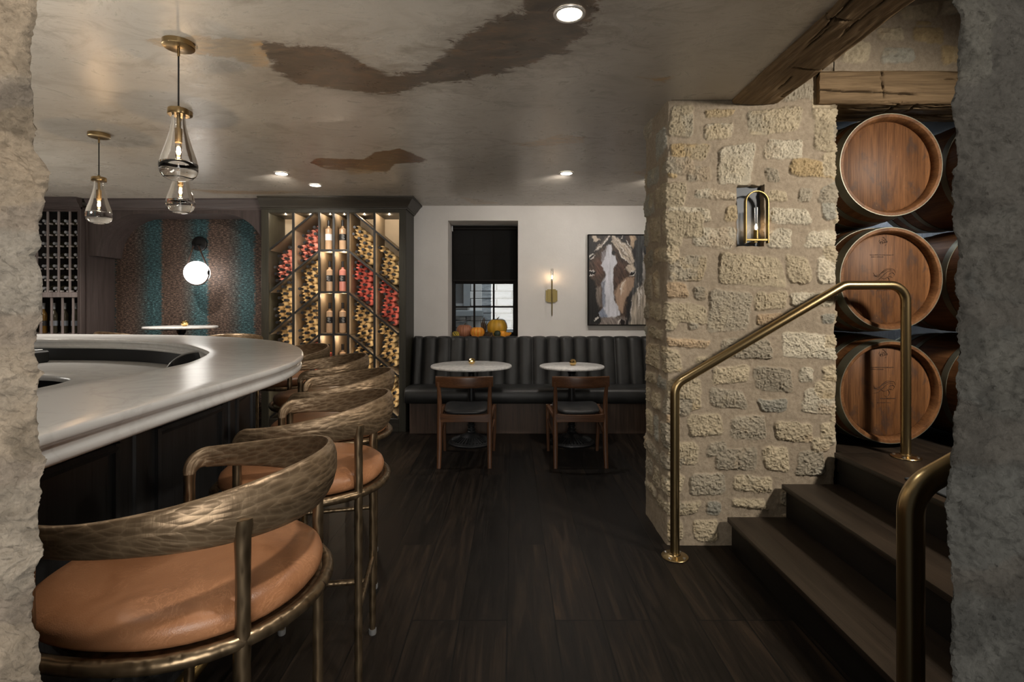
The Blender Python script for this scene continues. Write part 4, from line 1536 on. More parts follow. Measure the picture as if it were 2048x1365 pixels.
BR = 0.0358
rnd = random.Random(4)
NAMES = {(-1, 0): 'outer left column', (-1, 1): 'inner left column', (1, 4): 'inner right column', (1, 5): 'outer right column'}
LEVEL = ['top', 'second', 'third', 'fourth', 'bottom']
KIND = {(-1, 0): ('rose_wine', 'rosé'), (-1, 1): ('gold_wine', 'golden'), (-1, 2): ('gold_wine', 'golden'), (-1, 3): ('red_wine', 'red'), (1, 0): ('gold_wine', 'golden'), (1, 1): ('red_wine', 'red rosé'),
        (1, 2): ('gold_wine', 'golden'), (1, 3): ('gold_wine', 'golden'), (1, 4): ('gold_wine', 'golden')}
GAP = {(-1, 0): 0.045, (1, 0): 0.055}
protos = {}
for side in (-1, 1):
    for c in ((0, 1) if side < 0 else (4, 5)):
        for k in range(0, 5):
            if (side, k) not in KIND or (side < 0 and k == 3 and c == 0) or (side > 0 and k == 4) or (side > 0 and c == 4 and k > 2 and k != 3):
                continue
            mk, word = KIND[(side, k)]
            label = f'{word} wine bottle lying in the {LEVEL[k]} slanted bay of the {NAMES[(side, c)]}'
            group = f'bottles in the {LEVEL[k]} bay, {NAMES[(side, c)]}'
            xa, xb = cols[c] + 0.011, cols[c + 1] - 0.011
            th = math.atan(SL)
            # local frame: u from the low corner along the slope
            lowx = xa if side < 0 else xb
            sx = 1 if side < 0 else -1
            lowz = slope_z(side, lowx, k + 1) + 0.0115
            gap = GAP.get((side, k), 0.002)
            thick = PITCH * math.cos(th) - 0.024 - gap
            root = None
            for j in range(0, 12):
                perp = BR + j * BR * math.sqrt(3)
                if perp + BR > thick + 0.009:
                    break
                for i in range(-9, 14):
                    ualong = BR + (i + (j % 2) * 0.5) * 2 * BR
                    x = ualong * math.cos(th) - perp * math.sin(th)
                    z = ualong * math.sin(th) + perp * math.cos(th)
                    # shift so that the pile leans against the upright on the low side
                    x0 = x + 0.010
                    if x0 < BR - 0.001 or x0 > (xb - xa) - BR + 0.001:
                        continue
                    X = lowx + sx * x0
                    Zc = lowz + (x0 * SL + (z - x * SL))
                    if side < 0 and k == 3 and x0 < 0.13:
                        continue
                    if Zc > ZT - BR or Zc < ZB + BR:
                        continue
                    yb = 5.842 + rnd.uniform(-0.012, 0.008)
                    if root is None:
                        if mk not in protos:
                            root = lying_bottle(label, group, M[mk])
                            protos[mk] = (root, kids_of(root))
                            root.location = (X, yb, Zc)
                        else:
                            root = dup(protos[mk][0], (X, yb, Zc), label=label, group=group, kids=protos[mk][1])
                    else:
                        dup(protos[mk][0], (X, yb, Zc), label=label, group=group, kids=protos[mk][1])


def standing_bottle(label, m, x, y, z, lab, capm, h=0.322, r=0.036, square=True, group=None):
    t = empty('wine_bottle', label, 'wine bottle', (x, y, z), rnd.uniform(-0.3, 0.3), group)
    s = h / 0.30
    prof = [(0.0, 0.006), (r * 0.85, 0.0), (r * 0.97, 0.004), (r, 0.012), (r, 0.205 * s), (r * 0.97, 0.211 * s), (r * 0.80, 0.215 * s), (0.016, 0.222 * s), (0.0135, 0.232 * s), (0.013, 0.285 * s)] if square else \
        [(0.0, 0.006), (r * 0.85, 0.0), (r * 0.97, 0.004), (r, 0.012), (r, 0.175 * s), (r * 0.95, 0.188 * s), (r * 0.75, 0.203 * s), (0.018, 0.215 * s), (0.0145, 0.23 * s), (0.0135, 0.285 * s)]
    MB().lathe(prof, 28).build('glass', m, t, 40)
    MB().lathe([(0.0130, 0.240 * s), (0.0155, 0.241 * s), (0.0158, 0.299 * s), (0.0145, 0.30 * s), (0.0, 0.30 * s)], 18).build('capsule', capm, t, 40)
    z0, z1 = (0.098 * s, 0.160 * s) if square else (0.075 * s, 0.125 * s)
    lb = MB().lathe([(r + 0.0006, z0), (r + 0.0006, z1)], 28, a0=-PI * 0.98, a1=-PI * 0.02).build('paper_label', lab, t, 40)
    if lab is M['label_black']:
        q = MB()
        rr = random.Random(int(x * 1000))
        for k in range(5):
            a0 = -PI / 2 + rr.uniform(-0.5, 0.1)
            pts = []
            for i in range(7):
                a = a0 + i * 0.10
                pts.append(((r + 0.0012) * math.cos(a), (r + 0.0012) * math.sin(a), z0 + (z1 - z0) * (0.2 + 0.15 * k) + 0.006 * math.sin(i * 1.7 + k * 2)))
            q.tube(pts, 0.0011, 5)
        q.build('script', M['white'], lb)
    return t


# eight display bottles, two to a shelf
disp = [
    (0, 0, 'clear_wine', 'label_white', 'pale bottle with a white label standing on the top left display shelf'),
    (0, 1, 'clear_wine', 'label_black', 'pale bottle with a black label standing on the top right display shelf'),
    (1, 0, 'clear_wine', 'label_black', 'pale bottle with a black label standing left of the salmon pink bottle'),
    (1, 1, 'rose_wine', 'label_black', 'salmon pink bottle with a black label on the second display shelf'),
    (2, 0, 'clear_wine', 'label_black', 'pale bottle with a black label on the third display shelf, left'),
    (2, 1, 'clear_wine', 'label_black', 'pale bottle with a black label on the third display shelf, right'),
    (3, 0, 'red_wine', 'label_black', 'bright red bottle on the fourth display shelf above the stool back'),
    (3, 1, 'clear_wine', 'label_black', 'pale bottle standing right of the bright red bottle'),
]
for k, c, m, lab, label in disp:
    px = (657.6, 685.5)[c] + (2 if (k in (1, 2) and c == 0) else 0)
    standing_bottle(label, M[m], (px - 1024) * 5.62 / F, 5.62, DZ[k] + 0.0115, M[lab], M['cap'], group=None)

# ================================================================== ALCOVE SURROUND
AY = 5.60
axx = lambda u: (u - 1024) * AY / F
azz = lambda v: EYE - (v - HOR) * AY / F
sur = empty('alcove_surround', 'dusky oak arched surround of the papered alcove', 'alcove surround', (0, 0, 0))
AL, AR, ATOP, AR_ = -4.41, -2.622, 2.30, 0.45
poly = [(-4.50, 2.36), (-4.50, ATOP - AR_), (AL - 0.02, ATOP - AR_)]
poly = [(AL - 0.09, 2.36), (AL - 0.09, ATOP - AR_), (AL, ATOP - AR_)]
for k in range(0, 13):
    a = PI - (PI / 2) * k / 12
    poly.append((AL + AR_ + AR_ * math.cos(a), ATOP - AR_ + AR_ * math.sin(a)))
for k in range(0, 13):
    a = PI / 2 - (PI / 2) * k / 12
    poly.append((AR - AR_ + AR_ * math.cos(a) - 0.001, ATOP - AR_ + AR_ * math.sin(a)))
poly.append((AR - 0.0005, 2.36))
MB().prism(poly[::-1], AY, 5.964).build('arch', M['alcwood'], sur, 30)
MB().box(AL - 0.105, AL - 0.085, AY - 0.02, 5.964, 0, 2.36).build('side_panel', M['alcwood'], sur)
APROF = [(-0.02, 2.335), (0.006, 2.335), (0.010, 2.352), (0.018, 2.358), (0.022, 2.372), (0.040, 2.392), (0.050, 2.412), (0.060, 2.424), (0.064, 2.434), (0.066, 2.449), (-0.02, 2.449)]
crown(APROF, AL - 0.084, XL - 0.001, AY, AY, False, False).build('crown_moulding', M['alcwood_x'], sur)

# ================================================================== WINE RACK AT THE FAR LEFT
RY = 5.56
rx = lambda u: (u - 1024) * RY / F
rz_ = lambda v: EYE - (v - HOR) * RY / F
rack = empty('wine_rack', 'tall wooden wine rack with pegged bottles, left of the papered alcove', 'wine rack', (0, 0, 0))
R0, R1 = -5.48, AL - 0.108
b = MB()
b.box(rx(160.5), R1, RY - 0.04, RY + 0.03, 0, 2.36, 0.003)
b.box(R1 - 0.012, R1, RY + 0.03, 5.964, 0, 2.36)
b.build('stile', M['alcwood'], rack)
b = MB()
b.box(R0, rx(160.5), RY - 0.03, RY + 0.01, rz_(424), 2.36)
b.build('top_rail', M['alcwood_x'], rack)
MB().box(R0, rx(160.5), RY - 0.03, 5.9, rz_(595), rz_(585)).build('middle_rail', M['rackwood'], rack)
MB().box(R0, rx(160.5), RY - 0.05, 5.9, rz_(672), rz_(668)).build('ledge', M['rackwood'], rack)
MB().box(R0, rx(160.5), RY - 0.02, 5.9, 0, rz_(673)).build('base_cabinet', M['alcwood'], rack)
MB().box(R0, R1, 5.90, 5.964, 0, 2.36).build('back_panel', M['void'], rack)
crown(APROF, R0, R1 + 0.0, RY - 0.04, RY - 0.04, False, False).build('crown_moulding', M['alcwood_x'], rack)
slat_u = [54.2, 76.2, 98.2, 120.1, 142.4]
for u in slat_u:
    MB().box(rx(u) - 0.010, rx(u) + 0.010, RY - 0.02, RY - 0.009, rz_(585), rz_(424)).build('upright_slat', M['rackwood'], rack)
for u in (62.5, 84.4, 106, 127.6, 149):
    MB().box(rx(u) - 0.010, rx(u) + 0.010, RY - 0.02, RY - 0.009, rz_(668), rz_(595)).build('partition', M['rackwood'], rack)
rows_y = [443.6, 466.2, 488.7, 511.2, 533.8, 556.4, 578.5]
cells = slat_u + [160.5]
rb = None
RR = ['top', 'second', 'third', 'fourth', 'fifth', 'sixth', 'bottom']
for i in range(5):
    xm = (rx(cells[i]) + rx(cells[i + 1])) / 2
    for j, v in enumerate(rows_y):
        z = rz_(v)
        if i > 0:
            for s in (-1, 1):
                MB().tube([(xm + s * 0.034, RY - 0.022, z - 0.024), (xm + s * 0.034, RY + 0.012, z - 0.024)], 0.0085, 8).build('peg', M['dowel'], rack)
        if i == 0:
            continue
        lab = f'dark wine bottle lying in the {RR[j]} row, {["", "leftmost", "second", "third", "rightmost"][i]} column of the pegged rack'
        X = xm + rnd.uniform(-0.004, 0.004)
        if rb is None:
            t = empty('wine_bottle', lab, 'wine bottle', (0, 0, 0), 0, 'bottles in the pegged rack')
            Rm = Matrix.Rotation(PI / 2, 4, 'X')
            MB().lathe(bottle_profile(0.034), 18, Rm).build('glass', M['dark_wine'], t, 50)
            MB().lathe([(0.0128, 0.245), (0.0150, 0.246), (0.0152, 0.302), (0.014, 0.304), (0.0, 0.304)], 14, Rm).build('capsule', M['capsule'], t, 50)
            rb, rbk = t, kids_of(t)
            t.location = (X, 5.86, z + 0.008)
        else:
            dup(rb, (X, 5.86, z + 0.008), label=lab, group='bottles in the pegged rack', kids=rbk)
for i, (u, mm, lb) in enumerate(((73, 'amber_wine', 'label_black'), (95.5, 'dark_wine', 'label_grey'), (117, 'dark_wine', 'label_grey'), (139, 'dark_wine', 'label_grey'), (158, 'amber_wine', 'label_white'))):
    word = ['amber bottle behind the left stone jamb on the rack ledge', 'dark bottle with a blue black label, leftmost whole one on the rack ledge', 'dark bottle with a blue black label, middle of three on the rack ledge',
            'dark bottle with a blue black label beside the white-labelled one', 'amber bottle with a plain white label at the right end of the rack ledge'][i]
    standing_bottle(word, M[mm], (rx((62.5, 84.4, 106, 127.6, 149)[i]) + rx((84.4, 106, 127.6, 149, 160.5)[i])) / 2 + (0.0 if i < 4 else 0.008), 5.64, rz_(668) + 0.0005, M[lb], M['capsule'], 0.325, 0.036 if i < 4 else 0.034, False)
# ================================================================== BANQUETTE
bq = empty('banquette', 'long charcoal leather banquette with vertical channels against the back wall', 'banquette', (0, 0, 0))
BX0, BX1 = -1.085, 1.690
# channelled back
xs = np.arange(BX0, BX1 + 1e-6, 0.0075)
prof = [(5.945, 0.960), (5.90, 0.972), (5.87, 0.972), (5.845, 0.966), (5.832, 0.955)] + [(5.832 - (5.832 - 5.70) * f, 0.955 - (0.955 - 0.47) * f) for f in np.linspace(0.04, 1, 26)] + [(5.70, 0.40), (5.945, 0.40)]
pitch, ph = 0.1512, 0.052
Pg = np.zeros((len(prof), len(xs), 3))
for i, (y, z) in enumerate(prof):
    u = ((xs - BX0 + ph) / pitch) % 1.0
    bulge = (1 - np.abs(2 * u - 1) ** 3.2) * 0.030
    seam = np.exp(-((np.minimum(u, 1 - u) * pitch) / 0.006) ** 2) * 0.006
    k = 1.0 if z < 0.96 and y < 5.86 else 0.35
    if i >= len(prof) - 2:
        k = 0
    endr = np.clip(1 - np.minimum(xs - BX0, BX1 - xs) / 0.03, 0, 1) ** 2 * 0.03
    Pg[i, :, 0] = xs
    Pg[i, :, 1] = y - (bulge - seam) * k + endr * (y < 5.9)
    Pg[i, :, 2] = z + (bulge * 0.35 - seam * 0.6) * (1 if y >= 5.83 and z > 0.9 else 0)
e = MB()
for k in (0, -1):
    e.add([tuple(p) for p in Pg[:, k]], [tuple(range(len(prof)))])
grid_object('backrest', Pg, M['charcoal'], parent=bq, extra=e)
# seat: rounded front edge
sp = [(5.70, 0.330), (5.36, 0.325), (5.315, 0.332), (5.302, 0.350), (5.296, 0.40), (5.302, 0.448), (5.318, 0.470), (5.350, 0.482), (5.45, 0.486), (5.60, 0.482), (5.74, 0.472), (5.74, 0.34)]
xx = [BX0 - 0.004, BX0 + 0.004, BX0 + 0.02] + list(np.linspace(BX0 + 0.05, BX1 - 0.05, 40)) + [BX1]
rings = []
for i, x in enumerate(xx):
    k = {0: 0.93, 1: 0.975, 2: 0.994}.get(i, 1.0)
    rings.append([(x, 5.52 + (y - 5.52) * k, 0.40 + (z - 0.40) * k) for y, z in sp])
MB().loft(rings).build('seat_cushion', M['charcoal'], bq, 50)
MB().box(BX0 + 0.03, BX1, 5.43, 5.70, 0.0, 0.332, 0.003).build('plinth', M['kick'], bq)

# ================================================================== MARBLE TABLES
def pedestal_table(label, x, y, r, h, group=None, tall=False):
    t = empty('round_table', label, 'table', (x, y, 0), 0, group)
    MB().lathe([(0.0, h - 0.022), (r - 0.006, h - 0.022), (r - 0.001, h - 0.018), (r, h - 0.011), (r - 0.003, h - 0.003), (r - 0.008, h), (0.0, h)], 72).build('table_top', M['marble'], t, 40)
    MB().lathe([(0.0, h - 0.034), (r * 0.55, h - 0.034), (r * 0.55, h - 0.0225), (0.0, h - 0.0225)], 32).build('top_plate', M['iron'], t)
    col = [(0.0, 0.10), (0.040, 0.10), (0.042, 0.108), (0.034, 0.114), (0.032, 0.122), (0.040, 0.128), (0.040, 0.136), (0.030, 0.143), (0.030, 0.158), (0.038, 0.165), (0.038, 0.173), (0.028, 0.180),
           (0.030, 0.195), (0.046, 0.205), (0.056, 0.222), (0.058, 0.245), (0.050, 0.265), (0.044, 0.272), (0.046, 0.280), (0.036, 0.29), (0.033, 0.33), (0.030, h - 0.08), (0.040, h - 0.07), (0.045, h - 0.035), (0.0, h - 0.035)]
    MB().lathe(col, 28).build('column', M['iron'], t, 40)
    base = [(0.0, 0.0), (0.212, 0.0), (0.220, 0.006), (0.220, 0.014), (0.212, 0.021), (0.198, 0.024), (0.19, 0.030), (0.10, 0.066), (0.088, 0.078), (0.062, 0.090), (0.045, 0.10), (0.0, 0.10)]
    bs = MB().lathe(base, 64)
    for k in range(36):
        a = 2 * PI * k / 36
        c, s_ = math.cos(a), math.sin(a)
        bs.tube([(0.186 * c, 0.186 * s_, 0.034), (0.145 * c, 0.145 * s_, 0.050), (0.104 * c, 0.104 * s_, 0.066)], [0.0075, 0.006, 0.004], 6)
    for k in range(72):
        a = 2 * PI * (k + 0.5) / 72
        bs.lathe([(0.0, -0.004), (0.0042, 0.0), (0.003, 0.003), (0.0, 0.0042)], 6, center=(0.205 * math.cos(a), 0.205 * math.sin(a), 0.0235))
    bs.build('base', M['iron'], t, 40)
    return t


def votive(label, x, y, z):
    t = empty('votive_holder', label, 'candle holder', (x, y, z), 0.3, 'gold votive holders')
    b = MB()
    prof = []
    for k in range(0, 9):
        a = -PI / 2 + 0.45 + (PI - 1.0) * k / 8
        prof.append((0.034 * math.cos(a), 0.031 + 0.033 * math.sin(a)))
    prof = [(0.0, prof[0][1])] + prof + [(prof[-1][0] - 0.004, prof[-1][1] - 0.001), (0.024, 0.03), (0.0, 0.012)]
    dz = prof[0][1]
    b.lathe([(r, z_ - dz) for r, z_ in prof], 12)
    b.build('bowl', M['gold'], t, 0)
    MB().lathe([(0.0, 0.012), (0.018, 0.012), (0.019, 0.03), (0.0, 0.03)], 16).build('candle', M['label_white'], t)
    return t


pedestal_table('larger round white marble table on an ornate black iron base, left one by the banquette', -0.392, 5.08, 0.390, 0.75, 'marble pedestal tables')
pedestal_table('smaller round white marble table on an ornate black iron base, right one by the banquette', 0.576, 5.08, 0.312, 0.745, 'marble pedestal tables')
votive('gold votive holder on the larger marble table by the banquette', -0.392, 5.14, 0.7505)
votive('gold votive holder on the smaller marble table by the banquette', 0.588, 5.08, 0.7455)
pedestal_table('tall round marble table standing in the papered alcove', -3.42, 5.45, 0.338, 1.108, 'marble pedestal tables')
votive('gold votive holder on the tall table in the alcove', -3.385, 5.45, 1.1085)


# ================================================================== DINING CHAIRS
def dining_chair(label, x, y, rz):
    t = empty('dining_chair', label, 'chair', (x, y, 0), rz, 'walnut dining chairs')
    # +y faces the table; rear of the chair at y = -0.25
    W = 0.205
    for s in (-1, 1):
        pts = [(s * (W + 0.002), -0.262, 0.0), (s * W, -0.235, 0.18), (s * W, -0.222, 0.40), (s * W, -0.238, 0.56), (s * (W + 0.004), -0.262, 0.665), (s * (W + 0.006), -0.270, 0.70)]
        c = catmull(pts, 18)
        rings = []
        for i, p in enumerate(c):
            f = i / 17
            w_ = 0.0165 + 0.006 * math.sin(PI * f) - 0.004 * f
            d_ = 0.017 + 0.010 * math.sin(PI * min(1, f * 1.15)) - 0.005 * f
            rings.append([(p[0] + w_ * math.copysign(abs(math.cos(a)) ** 0.55, math.cos(a)), p[1] + d_ * math.copysign(abs(math.sin(a)) ** 0.55, math.sin(a)), p[2]) for a in [2 * PI * k / 16 for k in range(16)]])
        MB().loft(rings).build('leg', M['walnut'], t, 60)
    for s in (-1, 1):
        c = catmull([(s * 0.222, 0.252, 0.0), (s * 0.228, 0.243, 0.22), (s * 0.226, 0.238, 0.425)], 12)
        rings = []
        for i, p in enumerate(c):
            f = i / 11
            w_, d_ = 0.0125 + 0.007 * f, 0.0135 + 0.008 * f
            rings.append([(p[0] + w_ * math.copysign(abs(math.cos(a)) ** 0.55, math.cos(a)), p[1] + d_ * math.copysign(abs(math.sin(a)) ** 0.55, math.sin(a)), p[2]) for a in [2 * PI * k / 16 for k in range(16)]])
        MB().loft(rings).build('leg', M['walnut'], t, 60)
        # side rail and brace
        MB().tube([(s * 0.206, -0.222, 0.405), (s * 0.224, 0.235, 0.405)], 0.020, 8).build('side_rail', M['walnut_x'], t, 40)
        MB().tube([(s * 0.207, -0.225, 0.235), (s * 0.226, 0.24, 0.29)], 0.0105, 10).build('stretcher', M['walnut_x'], t, 60)
    # rear rail bows up at the legs, front rail
    rings = []
    for i in range(21):
        u = -1 + 2 * i / 20
        x_ = u * 0.205
        yb = -0.232 - 0.012 * (1 - u * u)
        z0, z1 = 0.372 + 0.0 - 0.006 * u * u, 0.428 + 0.012 * u ** 4
        rings.append([(x_, yb - 0.012, z0), (x_, yb + 0.014, z0), (x_, yb + 0.014, z1), (x_, yb - 0.012, z1)])
    MB().loft(rings).build('seat_rail', M['walnut_x'], t, 40, bevel=0.003)
    MB().box(-0.226, 0.226, 0.222, 0.25, 0.375, 0.425, 0.004).build('seat_rail', M['walnut_x'], t)
    # curved crest
    rings = []
    for i in range(29):
        u = -1 + 2 * i / 28
        x_ = u * 0.234
        yb = -0.318 + 0.068 * u * u
        hh = 0.048 - 0.004 * u * u
        zc = 0.703
        ring = []
        for k in range(16):
            a = 2 * PI * k / 16
            ca, sa_ = math.cos(a), math.sin(a)
            ring.append((x_, yb + 0.0115 * math.copysign(abs(ca) ** 0.6, ca) - 0.10 * (0.5 * hh * math.copysign(abs(sa_) ** 0.5, sa_)), zc + hh * math.copysign(abs(sa_) ** 0.5, sa_)))
        rings.append(ring)
    MB().loft(rings).build('crest_rail', M['walnut_x'], t, 60)
    # upholstered pad
    rings = []
    for z, g in ((0.418, 0.02), (0.424, 0.006), (0.436, 0.0), (0.446, 0.004), (0.454, 0.020), (0.460, 0.06), (0.463, 0.12)):
        ring = []
        for k in range(48):
            a = 2 * PI * k / 48
            ca, sa_ = math.cos(a), math.sin(a)
            xx_ = math.copysign(abs(ca) ** 0.35, ca)
            yy_ = math.copysign(abs(sa_) ** 0.35, sa_)
            wx = 0.190 + 0.018 * yy_
            ring.append((xx_ * (wx - g), 0.012 + yy_ * (0.226 - g), z + 0.008 * xx_ * xx_))
        rings.append(ring)
    MB().loft(rings).build('seat_pad', M['seatpad'], t, 60)
    return t


c1 = dining_chair('walnut dining chair with a black seat pad before the larger marble table', -0.388, 4.545, 0.0)
c2 = dining_chair('walnut dining chair with a black seat pad before the smaller marble table', 0.556, 4.545, 0.015)

# ================================================================== PAINTING
PXa, PXb, PZb, PZt = 0.850, 1.615, 1.098, 2.120
pt = empty('horse_painting', 'framed painting of a brown horse with a white blaze, partly behind the pillar', 'painting', (0, 0, 0))
b = MB()
b.box(PXa, PXb, 5.890, 5.948, PZb, PZb + 0.012, 0.002)
b.box(PXa, PXb, 5.890, 5.948, PZt - 0.012, PZt, 0.002)
b.box(PXa, PXa + 0.012, 5.890, 5.948, PZb + 0.012, PZt - 0.012, 0.002)
b.box(PXb - 0.012, PXb, 5.890, 5.948, PZb + 0.012, PZt - 0.012, 0.002)
b.build('frame', M['winframe'], pt)
us = np.arange(PXa + 0.013, PXb - 0.012, 0.0036)
vs = np.arange(PZb + 0.013, PZt - 0.012, 0.0036)
U, V = np.meshgrid(us, vs)
GX = 620 + (U - PXa) / (PXb - PXa) * 762          # sketch coordinates of the picture
GY = 175 + (PZt - V) / (PZt - PZb) * 1015
gx = GX + (fbm(GX / 45, GY / 80, 1) - 0.5) * 40 + (fbm(GX / 9, GY / 26, 7) - 0.5) * 26
gy = GY + (fbm(GX / 60, GY / 60, 5) - 0.5) * 46 + (fbm(GX / 9, GY / 26, 12) - 0.5) * 30
vst = fbm(GX / 16, GY / 130, 2, 4)                # upright brush strokes
dst = 0.5 + (fbm((GX - GY * 0.5) / 9, (GX + GY) / 70, 3, 5, 0.65) - 0.5) * 1.1
img = np.ones(U.shape + (3,)) * np.array((0.030, 0.028, 0.028)) * (0.6 + 0.9 * vst[..., None])


def paint(pts, c, soft=10, streak=None, amt=0.5, op=1.0):
    m = sstep(soft, -soft, poly_sdf(gx, gy, pts)) * op
    k = np.ones(U.shape) if streak is None else (1 + (streak - 0.5) * 2 * amt)
    img[:] = img * (1 - m[..., None]) + np.array(c) * k[..., None] * m[..., None]


def stroke(pts, w, c, op=0.9):
    P_ = catmull(pts, 40)
    d = np.full(U.shape, 1e9)
    for i in range(len(P_)):
        ww = w * (0.35 + 0.65 * math.sin(PI * i / 39))
        d = np.minimum(d, np.hypot(gx - P_[i, 0], gy - P_[i, 1]) - ww)
    m = sstep(3.0, -3.0, d) * op
    img[:] = img * (1 - m[..., None]) + np.array(c) * m[..., None]


paint([(1150, 170), (1400, 170), (1400, 1200), (1070, 1200), (1090, 900), (1150, 560)], (0.10, 0.10, 0.10), 20, vst, 1.6)
paint([(1150, 180), (1235, 180), (1240, 520), (1200, 700), (1150, 540)], (0.055, 0.058, 0.06), 14, vst, 0.9)
paint([(1110, 890), (1240, 700), (1400, 860), (1400, 1200), (1080, 1200)], (0.40, 0.355, 0.30), 16, vst, 0.9)
paint([(1240, 380), (1275, 420), (1270, 700), (1235, 860), (1225, 560)], (0.34, 0.32, 0.30), 10, vst, 0.8, 0.8)
paint([(760, 330), (860, 280), (1000, 330), (1110, 480), (1150, 600), (1120, 760), (1060, 860), (1040, 1100), (1000, 1185), (740, 1185), (720, 1000), (700, 850), (640, 700), (625, 480), (690, 400)], (0.085, 0.060, 0.047), 14, dst, 1.0)
paint([(600, 640), (700, 700), (760, 900), (770, 1120), (680, 1190), (600, 1190)], (0.018, 0.016, 0.015), 18, vst, 0.8)
paint([(690, 480), (760, 430), (800, 560), (770, 640), (700, 640)], (0.15, 0.085, 0.062), 34, dst, 0.8, 0.8)
paint([(700, 780), (770, 740), (780, 980), (740, 1000)], (0.26, 0.22, 0.19), 14, vst, 0.7, 0.7)
paint([(930, 470), (1040, 520), (1060, 620), (1000, 760), (930, 760), (890, 620)], (0.105, 0.064, 0.048), 30, dst, 0.9, 0.8)
paint([(950, 740), (1050, 660), (1130, 650), (1125, 770), (1050, 880), (1000, 1060), (955, 1010), (915, 850)], (0.42, 0.30, 0.22), 16, vst, 0.35)
paint([(985, 850), (1000, 700), (1040, 690), (1010, 820)], (0.66, 0.55, 0.44), 8, None, 0, 0.8)
paint([(890, 185), (960, 215), (1095, 330), (1140, 490), (1090, 505), (1000, 430), (930, 330), (885, 260)], (0.48, 0.415, 0.345), 8, dst, 1.0)
paint([(885, 185), (835, 245), (745, 335), (690, 360), (770, 260), (840, 195)], (0.40, 0.35, 0.30), 8, dst, 1.0)
paint([(1050, 520), (1120, 500), (1158, 560), (1090, 590), (1035, 560)], (0.52, 0.45, 0.37), 10, dst, 0.6)
paint([(700, 170), (900, 170), (760, 290), (690, 260)], (0.05, 0.04, 0.038), 10, dst, 0.9, 0.75)
paint([(655, 185), (715, 185), (752, 232), (690, 250)], (0.52, 0.44, 0.36), 8)
paint([(1040, 175), (1150, 180), (1150, 230), (1120, 335), (1085, 300), (1090, 220)], (0.46, 0.35, 0.25), 8, dst, 0.6)
paint([(1030, 185), (1085, 200), (1080, 290), (1035, 240)], (0.07, 0.045, 0.035), 8)
paint([(835, 295), (880, 295), (885, 380), (948, 485), (905, 560), (895, 680), (912, 800), (900, 900), (950, 960), (975, 1075), (900, 1105), (760, 1085), (745, 1050), (790, 1000), (800, 850), (770, 720),
       (812, 620), (765, 520), (800, 450), (820, 380)], (0.60, 0.605, 0.65), 9, vst, 0.30)
paint([(745, 1040), (790, 1000), (840, 1090), (780, 1110)], (0.24, 0.27, 0.34), 10, dst, 0.6)
paint([(775, 700), (800, 690), (812, 980), (785, 1010)], (0.22, 0.24, 0.29), 9, vst, 0.6)
paint([(770, 380), (815, 350), (815, 450), (775, 500)], (0.27, 0.25, 0.26), 10, dst, 0.6)
paint([(715, 1110), (900, 1095), (1045, 1100), (1035, 1195), (715, 1195)], (0.25, 0.215, 0.195), 12, dst, 0.8)
for cx_, cy_, rx_, ry_, c in ((738, 1140, 34, 44, (0.015, 0.013, 0.013)), (1000, 1150, 26, 40, (0.02, 0.015, 0.014)), (665, 606, 40, 24, (0.012, 0.010, 0.010)), (1110, 606, 38, 26, (0.012, 0.010, 0.010)), (900, 385, 20, 26, (0.02, 0.018, 0.018))):
    paint([(cx_ + rx_ * math.cos(a), cy_ + ry_ * math.sin(a)) for a in [2 * PI * k / 14 for k in range(14)]], c, 5)
W_ = (0.74, 0.70, 0.66)
for s in ([(690, 1140), (715, 1105), (745, 1095)], [(965, 1180), (960, 1140), (980, 1115)], [(625, 640), (660, 634), (690, 630)], [(1070, 640), (1110, 632), (1150, 590)], [(630, 590), (665, 580), (695, 592)],
          [(1075, 600), (1100, 578), (1148, 582)], [(620, 430), (650, 400), (690, 385)], [(640, 440), (680, 430), (700, 410)], [(1000, 215), (1010, 195), (1025, 180)], [(1035, 235), (1065, 285), (1090, 315)],
          [(720, 340), (800, 270), (870, 190)], [(900, 240), (980, 300), (1060, 420)], [(920, 220), (1010, 280), (1110, 400)], [(940, 340), (1000, 420), (1075, 500)], [(1215, 740), (1212, 900)], [(1180, 700), (1190, 1020)],
          [(1105, 920), (1090, 1080)], [(985, 860), (1000, 740), (1040, 690)]):
    stroke(s, 7, W_, 0.8)
for k, s in enumerate(([(890, 230), (960, 290), (1040, 420)], [(905, 260), (990, 360), (1090, 470)], [(830, 210), (770, 290), (700, 340)], [(1000, 260), (1080, 330), (1130, 450)])):
    stroke(s, 5, (0.10, 0.075, 0.06), 0.75)
for cx_, cy_ in ((675, 600), (1122, 598)):
    stroke([(cx_ - 5, cy_), (cx_ + 6, cy_ - 3)], 5, (0.7, 0.7, 0.7))
img = np.clip(1.05 * img ** 1.12 * (0.88 + 0.24 * fbm(GX / 8, GY / 8, 9)[..., None]), 0.005, 0.9)
P = np.stack([U, 5.893 - (fbm(GX / 10, GY / 30, 4) - 0.5) * 0.002, V], -1)
e = MB().box(PXa + 0.013, PXb - 0.013, 5.8955, 5.945, PZb + 0.013, PZt - 0.013)
grid_object('canvas', P, M['paint'], img, parent=pt, extra=e)

